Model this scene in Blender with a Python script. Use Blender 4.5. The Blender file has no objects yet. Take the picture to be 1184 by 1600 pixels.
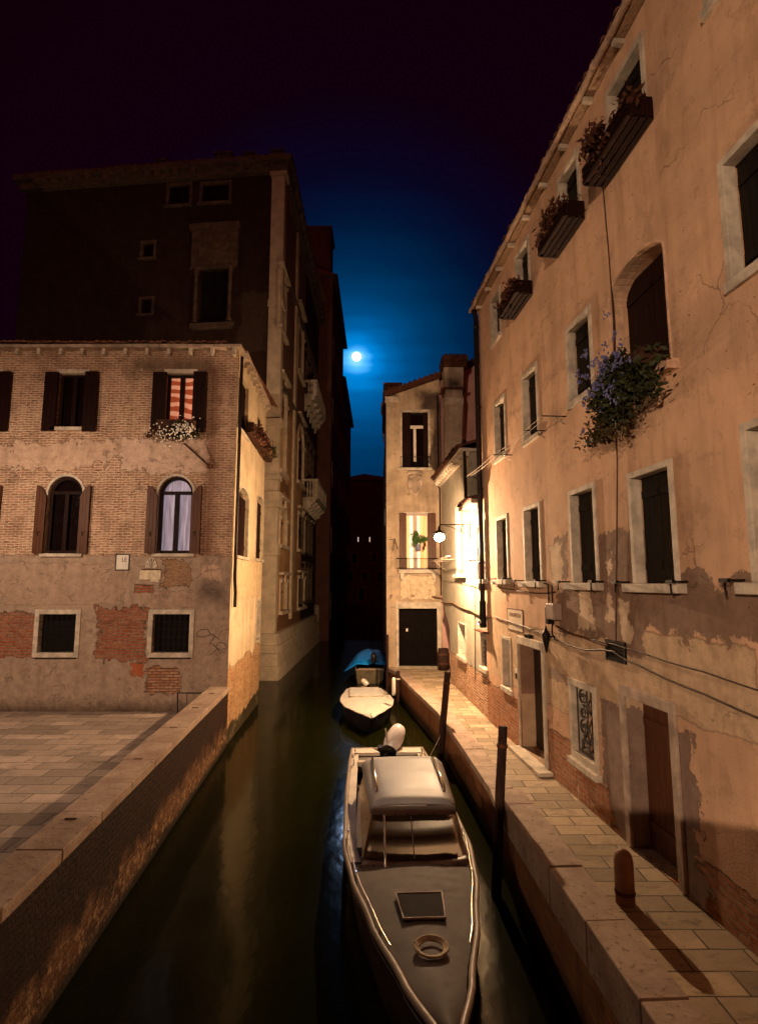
import bpy, math, random
from mathutils import Vector, Matrix
rnd = random.Random(11)
sc = bpy.context.scene
C = sc.collection

# ------------------------------------------------------------------ camera
F = 870.0
TH = math.atan(112.0 / F)
CZ = 4.3
ST, CT = math.sin(TH), math.cos(TH)
cam = bpy.data.objects.new("camera", bpy.data.cameras.new("camera"))
C.objects.link(cam)
cam.location = (0, 0, CZ)
cam.rotation_euler = (math.pi / 2 + TH, 0, 0)
cam.data.sensor_fit = 'HORIZONTAL'
cam.data.sensor_width = 36
cam.data.lens = F / 1184 * 36
cam.data.clip_end = 3000
cam.data.clip_start = 0.05
sc.camera = cam

def ray(px, py):
    u = (px - 592) / F; w = (800 - py) / F
    return Vector((u, CT - w * ST, ST + w * CT))

def ground(px, py, z=0.9):
    d = ray(px, py)
    t = (z - CZ) / d.z
    return Vector((d.x * t, d.y * t, z))

def at_y(px, py, Y):
    d = ray(px, py)
    t = Y / d.y
    return Vector((d.x * t, Y, CZ + d.z * t))

# ------------------------------------------------------------------ sky, moon light, exposure
MOON = ray(557, 557).normalized()
world = bpy.data.worlds.new("World")
sc.world = world
world.use_nodes = True
wn = world.node_tree
wn.nodes.clear()
def wnode(t, **k):
    n = wn.nodes.new(t)
    for a, b in k.items(): setattr(n, a, b)
    return n
wt = wnode('ShaderNodeTexCoord')
wsep = wnode('ShaderNodeSeparateXYZ'); wn.links.new(wt.outputs['Generated'], wsep.inputs[0])
wdot = wnode('ShaderNodeVectorMath', operation='DOT_PRODUCT')
wn.links.new(wt.outputs['Generated'], wdot.inputs[0]); wdot.inputs[1].default_value = MOON
def wm(op, a, b=None, clamp=False):
    n = wnode('ShaderNodeMath', operation=op); n.use_clamp = clamp
    for i, v in enumerate((a, b)):
        if v is None: continue
        if isinstance(v, (int, float)): n.inputs[i].default_value = v
        else: wn.links.new(v, n.inputs[i])
    return n.outputs[0]
wang = wm('ARCCOSINE', wm('MINIMUM', wdot.outputs['Value'], 0.999999))
wup = wm('MULTIPLY', wm('SUBTRACT', wsep.outputs['Z'], MOON.z), 0.22)
wang = wm('ADD', wang, wup)
# soft thin cloud banks near the horizon
wmap = wnode('ShaderNodeMapping'); wmap.inputs['Scale'].default_value = (2.5, 2.5, 26)
wn.links.new(wt.outputs['Generated'], wmap.inputs[0])
wno = wnode('ShaderNodeTexNoise'); wno.inputs['Scale'].default_value = 2.2; wno.inputs['Detail'].default_value = 3
wn.links.new(wmap.outputs[0], wno.inputs['Vector'])
wang = wm('ADD', wang, wm('MULTIPLY', wm('SUBTRACT', wno.outputs['Fac'], 0.5), 0.03))
wr = wnode('ShaderNodeValToRGB')
wn.links.new(wang, wr.inputs[0])
cr = wr.color_ramp
stops = [(0.0, (.40, .80, 1.0)), (0.012, (.08, .45, .95)), (0.026, (.0, .21, .62)), (0.052, (.0, .105, .33)), (0.085, (.0, .057, .185)),
         (0.13, (.0, .031, .100)), (0.19, (.0, .0145, .052)), (0.26, (.0006, .0050, .024)), (0.33, (.0020, .0013, .011)),
         (0.44, (.0040, .0002, .0030)), (1.0, (.0042, .0001, .0008))]
cr.elements[0].position = 0; cr.elements[0].color = (*stops[0][1], 1)
cr.elements[1].position = 1; cr.elements[1].color = (*stops[-1][1], 1)
for p, c in stops[1:-1]:
    e = cr.elements.new(p); e.color = (*c, 1)
# warm fill added to the unseen sky behind the bridge, reddens dark walls
wfill = wm('MAXIMUM', wm('MULTIPLY', wsep.outputs['Y'], -1.0), 0.0)
wmix = wnode('ShaderNodeMix', data_type='RGBA', blend_type='ADD'); wmix.inputs[0].default_value = 1
wn.links.new(wr.outputs[0], wmix.inputs[6])
wcol = wnode('ShaderNodeMix', data_type='RGBA', blend_type='MIX')
wcol.inputs[6].default_value = (0, 0, 0, 1); wcol.inputs[7].default_value = (.050, .005, .003, 1)
wn.links.new(wfill, wcol.inputs[0]); wn.links.new(wcol.outputs[2], wmix.inputs[7])
wbg = wnode('ShaderNodeBackground'); wbg.inputs['Strength'].default_value = 1.0
wn.links.new(wmix.outputs[2], wbg.inputs['Color'])
wo = wnode('ShaderNodeOutputWorld'); wn.links.new(wbg.outputs[0], wo.inputs['Surface'])

sun = bpy.data.objects.new("moonlight", bpy.data.lights.new("moonlight", 'SUN'))
C.objects.link(sun)
sun.data.specular_factor = 0.1; sun.data.energy = 0.05; sun.data.angle = math.radians(0.5); sun.data.color = (.45, .65, 1)
sun.rotation_euler = (MOON).to_track_quat('Z', 'Y').to_euler()

sc.view_settings.view_transform = 'Standard'
sc.view_settings.look = 'None'
sc.view_settings.exposure = 0.32
sc.view_settings.gamma = 1
sc.cycles.sample_clamp_indirect = 3
sc.cycles.max_bounces = 6
sc.cycles.diffuse_bounces = 3
sc.cycles.caustics_reflective = False
sc.cycles.caustics_refractive = False

# ------------------------------------------------------------------ frames
class Frame:
    """local x = along the facade (to the right seen from outside), y = into the building, z = up"""
    def __init__(s, x, y, ux, uy, z=0.0):
        l = math.hypot(ux, uy); ux /= l; uy /= l
        s.o = Vector((x, y, z)); s.u = Vector((ux, uy, 0)); s.v = Vector((-uy, ux, 0))
        s.M = Matrix(((ux, -uy, 0, x), (uy, ux, 0, y), (0, 0, 1, z), (0, 0, 0, 1)))
    def pix(s, px, py, d=0.0):
        r = ray(px, py); o = s.o + s.v * d - Vector((0, 0, CZ))
        t = o.dot(s.v) / r.dot(s.v)
        p = r * t + Vector((0, 0, CZ)) - s.o
        return p.dot(s.u), p.z
    def rect(s, xl, xr, yt, yb, d=0.0):
        a, z1 = s.pix(xl, yt, d); b, z0 = s.pix(xl, yb, d)
        s1, _ = s.pix(xr, (yt + yb) / 2, d)
        sm, _ = s.pix(xl, (yt + yb) / 2, d)
        return (sm, s1, z0, z1)
    def w(s, a, d, z):
        return s.o + s.u * a + s.v * d + Vector((0, 0, z))

WORLD = Frame(0, 0, 1, 0)
WM = {}

# ------------------------------------------------------------------ mesh builder
class MB:
    def __init__(s): s.v = []; s.f = []; s.sm = []
    def add(s, vs, fs, smooth=False):
        n = len(s.v); s.v += [tuple(p) for p in vs]
        for f in fs: s.f.append([n + i for i in f]); s.sm.append(smooth)
        return s
    def box(s, x0, x1, y0, y1, z0, z1):
        if x0 > x1: x0, x1 = x1, x0
        if y0 > y1: y0, y1 = y1, y0
        if z0 > z1: z0, z1 = z1, z0
        v = [(x0, y0, z0), (x1, y0, z0), (x1, y1, z0), (x0, y1, z0), (x0, y0, z1), (x1, y0, z1), (x1, y1, z1), (x0, y1, z1)]
        return s.add(v, [(0, 3, 2, 1), (4, 5, 6, 7), (0, 1, 5, 4), (1, 2, 6, 5), (2, 3, 7, 6), (3, 0, 4, 7)])
    def quad(s, a, b, c, d): return s.add([a, b, c, d], [(0, 1, 2, 3)])
    def prism(s, poly, y0, y1):
        """poly: list of (x, z) counter-clockwise seen from -y; extruded along y"""
        n = len(poly)
        v = [(p[0], y0, p[1]) for p in poly] + [(p[0], y1, p[1]) for p in poly]
        f = [tuple(range(n)), tuple(range(2 * n - 1, n - 1, -1))]
        f += [((i + 1) % n, i, i + n, (i + 1) % n + n) for i in range(n)]
        return s.add(v, f)
    def slab(s, poly, z0, z1):
        n = len(poly)
        v = [(p[0], p[1], z0) for p in poly] + [(p[0], p[1], z1) for p in poly]
        f = [tuple(range(n - 1, -1, -1)), tuple(range(n, 2 * n))]
        f += [(i, (i + 1) % n, (i + 1) % n + n, i + n) for i in range(n)]
        return s.add(v, f)
    def tube(s, pts, r, n=6, r2=None, cap=True):
        pts = [Vector(p) for p in pts]
        if r2 is None: r2 = r
        rings = []
        m = len(pts)
        for i, p in enumerate(pts):
            d = (pts[min(i + 1, m - 1)] - pts[max(i - 1, 0)])
            if d.length < 1e-9: d = Vector((0, 0, 1))
            d.normalize()
            a = Vector((0, 0, 1)) if abs(d.z) < .9 else Vector((1, 0, 0))
            e1 = d.cross(a).normalized(); e2 = d.cross(e1).normalized()
            rr = r + (r2 - r) * i / max(m - 1, 1)
            rings.append([p + (e1 * math.cos(2 * math.pi * k / n) + e2 * math.sin(2 * math.pi * k / n)) * rr for k in range(n)])
        v = [q for g in rings for q in g]
        f = []
        for i in range(m - 1):
            for k in range(n):
                f.append((i * n + k, i * n + (k + 1) % n, (i + 1) * n + (k + 1) % n, (i + 1) * n + k))
        s.add(v, f, True)
        if cap:
            s.add(rings[0], [tuple(range(n - 1, -1, -1))]); s.add(rings[-1], [tuple(range(n))])
        return s
    def lathe(s, prof, c=(0, 0, 0), n=16, axis=None):
        v = []; f = []
        A = axis or Matrix.Identity(3)
        for (r, z) in prof:
            for k in range(n):
                a = 2 * math.pi * k / n
                v.append(Vector(c) + A @ Vector((r * math.cos(a), r * math.sin(a), z)))
        for i in range(len(prof) - 1):
            for k in range(n):
                f.append((i * n + k, i * n + (k + 1) % n, (i + 1) * n + (k + 1) % n, (i + 1) * n + k))
        return s.add(v, f, True)
    def ellipsoid(s, c, rx, ry, rz, n=20, m=12, A=None, p=1.0):
        A = A or Matrix.Identity(3)
        v = []; f = []
        for i in range(m + 1):
            th = math.pi * i / m
            for k in range(n):
                a = 2 * math.pi * k / n
                q = [math.sin(th) * math.cos(a), math.sin(th) * math.sin(a), math.cos(th)]
                q = [math.copysign(abs(t) ** p, t) for t in q]
                v.append(Vector(c) + A @ Vector((q[0] * rx, q[1] * ry, q[2] * rz)))
        for i in range(m):
            for k in range(n):
                f.append((i * n + k, (i + 1) * n + k, (i + 1) * n + (k + 1) % n, i * n + (k + 1) % n))
        return s.add(v, f, True)
    def ring(s, o, i, y0, y1):
        """rectangular ring of four butted bars: o, i = (x0,x1,z0,z1)"""
        s.box(o[0], i[0], y0, y1, o[2], o[3]); s.box(i[1], o[1], y0, y1, o[2], o[3])
        s.box(i[0], i[1], y0, y1, i[3], o[3])
        if i[2] > o[2]: s.box(i[0], i[1], y0, y1, o[2], i[2])
        return s
    def build(s, name, mat, parent=None, frame=None, bevel=0, label=None):
        me = bpy.data.meshes.new(name)
        me.from_pydata(s.v, [], s.f); me.materials.append(mat)
        me.polygons.foreach_set('use_smooth', s.sm)
        me.update()
        o = bpy.data.objects.new(name, me); C.objects.link(o)
        place(o, parent, frame)
        if bevel:
            b = o.modifiers.new('bevel', 'BEVEL'); b.width = bevel; b.segments = 2; b.limit_method = 'ANGLE'
        if label: o['label'] = label
        return o

def place(o, parent, frame):
    if frame is None: M = WM[parent.name] if parent else Matrix.Identity(4)
    else: M = frame.M if isinstance(frame, Frame) else frame
    WM[o.name] = M
    if parent:
        o.parent = parent
        o.matrix_basis = WM[parent.name].inverted() @ M
    else: o.matrix_basis = M

def thing(name, label, cat, frame, group=None):
    o = bpy.data.objects.new(name, None); C.objects.link(o)
    o.empty_display_size = .3
    place(o, None, frame)
    return tag(o, label, cat, group)
def tag(o, label, cat, group=None):
    o['label'] = label; o['category'] = cat
    if group: o['group'] = group
    return o
def struct(o, kind='structure'):
    o['kind'] = kind; return o

# ------------------------------------------------------------------ materials
class Mt:
    def __init__(s, name):
        s.m = bpy.data.materials.new(name); s.m.use_nodes = True
        s.t = s.m.node_tree; s.t.nodes.clear()
        s.out = s.t.nodes.new('ShaderNodeOutputMaterial')
        s.bsdf = s.t.nodes.new('ShaderNodeBsdfPrincipled')
        s.t.links.new(s.bsdf.outputs[0], s.out.inputs[0])
        s.co = s.t.nodes.new('ShaderNodeTexCoord').outputs['Object']
        sp = s.t.nodes.new('ShaderNodeSeparateXYZ'); s.t.links.new(s.co, sp.inputs[0])
        s.x, s.y, s.z = sp.outputs
    def put(s, sock, v):
        if isinstance(v, (int, float)): sock.default_value = v
        elif isinstance(v, tuple): sock.default_value = (*v, 1) if len(v) == 3 and sock.type == 'RGBA' else v
        else: s.t.links.new(v, sock)
    def ma(s, op, a, b=None, c=None, clamp=False):
        n = s.t.nodes.new('ShaderNodeMath'); n.operation = op; n.use_clamp = clamp
        for i, v in enumerate((a, b, c)):
            if v is not None: s.put(n.inputs[i], v)
        return n.outputs[0]
    def xyz(s, x, y, z):
        n = s.t.nodes.new('ShaderNodeCombineXYZ')
        for i, v in enumerate((x, y, z)): s.put(n.inputs[i], v)
        return n.outputs[0]
    def scl(s, sx, sy, sz):
        n = s.t.nodes.new('ShaderNodeMapping'); n.inputs['Scale'].default_value = (sx, sy, sz)
        s.t.links.new(s.co, n.inputs[0]); return n.outputs[0]
    def noise(s, scale, detail=4, rough=.55, vec=None, color=False):
        n = s.t.nodes.new('ShaderNodeTexNoise')
        n.inputs['Scale'].default_value = scale; n.inputs['Detail'].default_value = detail; n.inputs['Roughness'].default_value = rough
        s.t.links.new(vec or s.co, n.inputs['Vector'])
        return n.outputs['Color' if color else 'Fac']
    def vor(s, scale, vec=None, feature='F1'):
        n = s.t.nodes.new('ShaderNodeTexVoronoi'); n.feature = feature
        n.inputs['Scale'].default_value = scale; s.t.links.new(vec or s.co, n.inputs['Vector'])
        return n
    def rng(s, v, a, b, c=0.0, d=1.0):
        n = s.t.nodes.new('ShaderNodeMapRange'); n.interpolation_type = 'SMOOTHSTEP'
        for i, q in enumerate((v, a, b, c, d)): s.put(n.inputs[i], q)
        return n.outputs[0]
    def mix(s, f, a, b, mode='MIX'):
        n = s.t.nodes.new('ShaderNodeMix'); n.data_type = 'RGBA'; n.blend_type = mode
        s.put(n.inputs[0], f); s.put(n.inputs[6], a); s.put(n.inputs[7], b)
        return n.outputs[2]
    def brick(s, w=.25, h=.07, mortar=.012, c1=(.35, .14, .08), c2=(.45, .22, .13), cm=(.5, .4, .32), vec=None, warp=.012, bias=0):
        base = vec or s.xyz(s.x, s.z, 0.0)
        nz = s.noise(3.5, 2, color=True)
        vm = s.t.nodes.new('ShaderNodeVectorMath'); vm.operation = 'MULTIPLY_ADD'
        s.t.links.new(nz, vm.inputs[0]); vm.inputs[1].default_value = (warp, warp, 0); s.t.links.new(base, vm.inputs[2])
        n = s.t.nodes.new('ShaderNodeTexBrick')
        s.t.links.new(vm.outputs[0], n.inputs['Vector'])
        n.inputs['Scale'].default_value = 1; n.inputs['Brick Width'].default_value = w; n.inputs['Row Height'].default_value = h
        n.inputs['Mortar Size'].default_value = mortar; n.inputs['Mortar Smooth'].default_value = .35; n.inputs['Bias'].default_value = bias
        s.put(n.inputs['Color1'], c1); s.put(n.inputs['Color2'], c2); s.put(n.inputs['Mortar'], cm)
        bv = s.t.nodes.new('ShaderNodeVectorMath'); bv.operation = 'MULTIPLY'
        s.t.links.new(vm.outputs[0], bv.inputs[0]); bv.inputs[1].default_value = (1.1 / w, 1.0 / h, 1)
        q = s.noise(.9, 4, .8, vec=bv.outputs[0])
        c = s.mix(s.rng(q, .52, .72, 0, .75), n.outputs['Color'], tuple(k * .28 for k in c1))
        c = s.mix(s.rng(q, .42, .25, 0, .55), c, tuple(min(1, k * 1.1) for k in (cm if sum(cm) > sum(c2) else c2)))
        return c, n.outputs['Fac']
    def bump(s, h, dist=.02, strength=1.0):
        n = s.t.nodes.new('ShaderNodeBump'); n.inputs['Distance'].default_value = dist; n.inputs['Strength'].default_value = strength
        s.t.links.new(h, n.inputs['Height']); s.t.links.new(n.outputs[0], s.bsdf.inputs['Normal'])
    def done(s, col, rough=.8, spec=.3, metal=0.0):
        s.put(s.bsdf.inputs['Base Color'], col); s.put(s.bsdf.inputs['Roughness'], rough)
        s.bsdf.inputs['Specular IOR Level'].default_value = spec; s.bsdf.inputs['Metallic'].default_value = metal
        return s.m
    def rectmask(s, rects, amp=.15, scale=2.5, soft=.02):
        nz = s.ma('MULTIPLY', s.ma('ADD', s.ma('SUBTRACT', s.noise(scale, 6, .7), .5), s.ma('MULTIPLY', s.ma('SUBTRACT', s.noise(scale * .35, 2), .5), .8)), amp * 3.4)
        d = None
        for (a, b, c, e) in rects:
            if a > b: a, b = b, a
            if c > e: c, e = e, c
            dx = s.ma('SUBTRACT', s.ma('ABSOLUTE', s.ma('SUBTRACT', s.x, (a + b) / 2)), (b - a) / 2)
            dz = s.ma('SUBTRACT', s.ma('ABSOLUTE', s.ma('SUBTRACT', s.z, (c + e) / 2)), (e - c) / 2)
            q = s.ma('MAXIMUM', dx, dz)
            d = q if d is None else s.ma('MINIMUM', d, q)
        return s.rng(s.ma('ADD', d, nz), -soft, soft, 1.0, 0.0)

def wallmat(name, base, var=.35, brick=None, patches=(), streak=.35, rough=.9, grain=1.0, chip=None):
    """plaster wall with mottling, run-off streaks and masked patches of brick or other render"""
    m = Mt(name)
    n1 = m.noise(.9, 6, .6); n2 = m.noise(5, 6, .7); n3 = m.noise(38, 3, .6)
    st = m.noise(1.5, 6, .65, vec=m.scl(2.2, 2.2, .3))
    dark = tuple(c * (1 - var) for c in base); lite = tuple(min(1, c * (1 + var * .45)) for c in base)
    if brick:
        col, fac = m.brick(**brick)
        col = m.mix(m.rng(n2, .35, .75, 0, .9), col, tuple(min(1, c * 1.15) for c in (brick.get('cm') or (.5, .4, .32))))
        rw = m.rng(m.noise(1.25, 7, .72), .47, .60, 0, .62)
        col = m.mix(rw, col, m.mix(fac, tuple(c * 1.15 for c in brick['c1']), tuple(c * .55 for c in brick['cm'])))
        h = m.ma('MULTIPLY', fac, -1.0)
        h = m.ma('ADD', h, m.ma('MULTIPLY', n2, 1.2))
    else:
        col = m.mix(m.rng(n1, .3, .7), dark, lite)
        col = m.mix(m.ma('MULTIPLY', m.rng(n2, .35, .7), .35), col, tuple(c * (1 - var * .6) for c in base))
        h = m.ma('MULTIPLY', n2, .5)
    for k, p in enumerate(patches):
        kind, rects, amp, scale = p[:4]
        mk = m.rectmask(rects, amp, scale, .30 if kind == 'soft' else .02)
        if kind == 'brick':
            kw = dict(p[4]) if len(p) > 4 else {}
            c2, f2 = m.brick(**kw)
            c2 = m.mix(m.rng(m.noise(14, 3), .4, .75, 0, .6), c2, tuple(c * .45 for c in kw.get('c1', (.35, .14, .08))))
            h2 = m.ma('ADD', m.ma('MULTIPLY', f2, -1.3), m.ma('MULTIPLY', n2, .8))
            h2 = m.ma('SUBTRACT', h2, .9)
        else:
            c = p[4]
            c2 = m.mix(m.rng(n2, .3, .7), tuple(q * .8 for q in c), tuple(min(1, q * 1.15) for q in c))
            h2 = m.ma('SUBTRACT', m.ma('MULTIPLY', n2, .6), .35)
        col = m.mix(mk, col, c2)
        if kind != 'soft':
            eg = m.ma('MULTIPLY', m.ma('MULTIPLY', mk, m.ma('SUBTRACT', 1.0, mk)), 2.6, clamp=True)
            col = m.mix(eg, col, tuple(q * .35 for q in base))
        hm = m.t.nodes.new('ShaderNodeMix'); hm.data_type = 'FLOAT'
        m.put(hm.inputs[0], mk); m.put(hm.inputs[2], h); m.put(hm.inputs[3], h2); h = hm.outputs[0]
    if chip:
        ck = m.rng(m.noise(chip[0], 8, .72), chip[1], chip[1] + .03)
        col = m.mix(ck, col, chip[2]); h = m.ma('ADD', h, m.ma('MULTIPLY', ck, -.5))
    # blotches, pitting and hairline cracks
    bl = m.rng(m.noise(1.7, 9, .78), .53, .60, 0, .34)
    col = m.mix(bl, col, tuple(q * .42 for q in base))
    lt = m.rng(m.noise(2.6, 9, .8), .60, .66, 0, .40)
    col = m.mix(lt, col, tuple(min(1, q * 1.25 + .05) for q in base))
    pit = m.rng(m.noise(17, 4, .6), .66, .72, 0, .75)
    col = m.mix(pit, col, tuple(q * .25 for q in base))
    wv = m.t.nodes.new('ShaderNodeVectorMath'); wv.operation = 'MULTIPLY_ADD'
    m.t.links.new(m.noise(2.2, 5, color=True), wv.inputs[0]); wv.inputs[1].default_value = (.55, .55, .55); m.t.links.new(m.co, wv.inputs[2])
    cd = m.vor(.75, vec=wv.outputs[0], feature='DISTANCE_TO_EDGE').outputs['Distance']
    ck2 = m.ma('MULTIPLY', m.rng(cd, .008, .001, 0, 1), m.rng(m.noise(.8, 3), .50, .60, 0, .40))
    col = m.mix(ck2, col, tuple(q * .2 for q in base))
    h = m.ma('SUBTRACT', h, m.ma('ADD', m.ma('MULTIPLY', ck2, .8), m.ma('MULTIPLY', pit, .8)))
    if streak:
        k = m.rng(st, .45, .8, 0.0, streak)
        col = m.mix(k, col, (.25, .16, .1), 'MULTIPLY')
    h = m.ma('ADD', h, m.ma('MULTIPLY', n3, .35))
    m.bump(h, .020 * grain, 1.0)
    return m.done(col, rough, .2)

def simple(name, col, rough=.6, var=.25, scale=6, metal=0.0, spec=.25, bump=.004, stretch=(1, 1, 1)):
    m = Mt(name)
    v = m.scl(*stretch)
    n = m.noise(scale, 5, .6, vec=v); n2 = m.noise(scale * 6, 3, .6, vec=v)
    c = m.mix(m.rng(n, .3, .7), tuple(q * (1 - var) for q in col), tuple(min(1, q * (1 + var)) for q in col))
    c = m.mix(m.rng(n2, .5, .8, 0, var), c, tuple(q * .5 for q in col))
    m.bump(m.ma('ADD', n, m.ma('MULTIPLY', n2, .4)), bump, .8)
    r = m.rng(n2, .2, .8, max(0, rough - .1), min(1, rough + .1))
    return m.done(c, r, spec, metal)

def emit(name, col, strength):
    m = Mt(name)
    m.bsdf.inputs['Emission Color'].default_value = (*col, 1); m.bsdf.inputs['Emission Strength'].default_value = strength
    return m.done(tuple(min(1, c) for c in col), .6)

STONE = simple("istrian_stone", (.52, .44, .35), .7, .28, 4, bump=.01)
STONE_D = simple("weathered_stone", (.40, .30, .23), .8, .35, 3, bump=.015)
WOOD_D = simple("dark_shutter_wood", (.014, .004, .003), .55, .4, 3, spec=.1, stretch=(12, 12, .8))
WOOD_B = simple("brown_shutter_wood", (.085, .028, .011), .5, .25, 3, stretch=(12, 12, .8))
WOOD_G = simple("green_black_shutter_wood", (.010, .007, .005), .5, .4, 3, spec=.1, stretch=(14, 14, .8))
WOOD_POLE = simple("wet_pile_wood", (.035, .014, .009), .75, .5, 4, stretch=(6, 6, .7), bump=.02)
IRON = simple("black_iron", (.012, .009, .008), .5, .3, 9, metal=.4)
PIPE = simple("dark_downpipe", (.022, .014, .012), .38, .2, 5, metal=.5)
GLASS_D = simple("dark_window_glass", (.006, .003, .003), .12, .2, 2, bump=.0005)
DARK = simple("dark_interior", (.006, .003, .002), .9, .2, 3)
TILE = simple("old_roof_tiles", (.20, .085, .05), .85, .45, 5, bump=.02)
CABLE = simple("painted_cable", (.07, .042, .028), .6, .3, 8)
WHITE = simple("white_gelcoat", (.72, .64, .54), .28, .12, 2, spec=.6, bump=.001)
CREAM = simple("cream_deck_cover", (.60, .55, .45), .5, .12, 5, bump=.004)
RUST = simple("rusty_steel", (.10, .035, .015), .8, .5, 9)

# ------------------------------------------------------------------ architecture helpers
def wall_mesh(s0, s1, z0, z1, holes, depth=.3, thick=1.0, core=True):
    """front sheet at y=0 with openings and reveals; holes: (a,b,c,d) or (a,b,c,d,spring)"""
    mb = MB()
    xs = sorted({s0, s1, *[h[0] for h in holes], *[h[1] for h in holes]})
    zs = sorted({z0, z1, *[h[2] for h in holes], *[h[3] for h in holes]})
    xs = [x for x in xs if s0 <= x <= s1]; zs = [z for z in zs if z0 <= z <= z1]
    for i in range(len(xs) - 1):
        for j in range(len(zs) - 1):
            cx = (xs[i] + xs[i + 1]) / 2; cz = (zs[j] + zs[j + 1]) / 2
            if any(h[0] < cx < h[1] and h[2] < cz < h[3] for h in holes): continue
            mb.quad((xs[i], 0, zs[j]), (xs[i + 1], 0, zs[j]), (xs[i + 1], 0, zs[j + 1]), (xs[i], 0, zs[j + 1]))
    for h in holes:
        a, b, c, d = h[:4]
        top = h[4] if len(h) > 4 else d
        mb.quad((a, 0, c), (a, 0, top), (a, depth, top), (a, depth, c))
        mb.quad((b, 0, c), (b, depth, c), (b, depth, top), (b, 0, top))
        mb.quad((a, 0, c), (a, depth, c), (b, depth, c), (b, 0, c))
        if len(h) > 4:
            n = 14; pts = arch_pts(a, b, top, d, n)
            for k in range(n):
                p, q = pts[k], pts[k + 1]
                mb.quad((p[0], 0, p[1]), (q[0], 0, q[1]), (q[0], 0, d), (p[0], 0, d))
                mb.quad((p[0], 0, p[1]), (p[0], depth, p[1]), (q[0], depth, q[1]), (q[0], 0, q[1]))
        else:
            mb.quad((a, 0, d), (b, 0, d), (b, depth, d), (a, depth, d))
    if core:
        mb.box(s0 + .002, s1 - .002, depth, depth + thick, z0, z1 - .002)
    # end and top closures
    mb.quad((s0, 0, z0), (s0, 0, z1), (s0, depth, z1), (s0, depth, z0))
    mb.quad((s1, 0, z0), (s1, depth, z0), (s1, depth, z1), (s1, 0, z1))
    mb.quad((s0, 0, z1), (s1, 0, z1), (s1, depth, z1), (s0, depth, z1))
    return mb

def arch_pts(a, b, zs, zt, n=14):
    cx = (a + b) / 2; r = (b - a) / 2; h = zt - zs
    return [(cx - r * math.cos(math.pi * k / n), zs + h * math.sin(math.pi * k / n)) for k in range(n + 1)]

def arch_ring(mb, a, b, z0, zs, zt, w, y0, y1, n=14):
    """stone surround round an arched opening"""
    inn = arch_pts(a, b, zs, zt, n); out = arch_pts(a - w, b + w, zs, zt + w, n)
    mb.box(a - w, a, y0, y1, z0, zs); mb.box(b, b + w, y0, y1, z0, zs)
    for k in range(n):
        i0, i1, o0, o1 = inn[k], inn[k + 1], out[k], out[k + 1]
        v = [(i0[0], y0, i0[1]), (i1[0], y0, i1[1]), (o1[0], y0, o1[1]), (o0[0], y0, o0[1]),
             (i0[0], y1, i0[1]), (i1[0], y1, i1[1]), (o1[0], y1, o1[1]), (o0[0], y1, o0[1])]
        mb.add(v, [(0, 1, 2, 3), (1, 0, 4, 5), (3, 2, 6, 7), (7, 6, 5, 4), (0, 3, 7, 4), (2, 1, 5, 6)])
    return mb

def inset(r, w, wb=None):
    return (r[0] + w, r[1] - w, r[2] + (w if wb is None else wb), r[3] - w)

def leaf_mb(r, y0, thick=.035, battens=True):
    """one shutter leaf: planks with two battens and strap hinges"""
    mb = MB()
    n = max(2, int(abs(r[1] - r[0]) / .11))
    w = (r[1] - r[0]) / n
    for k in range(n):
        mb.box(r[0] + k * w + .003, r[0] + (k + 1) * w - .003, y0, y0 + thick, r[2], r[3])
    if battens:
        h = r[3] - r[2]
        for q in (.16, .84):
            mb.box(r[0] + .02, r[1] - .02, y0 - .02, y0, r[2] + h * q - .05, r[2] + h * q + .05)
    return mb

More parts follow.
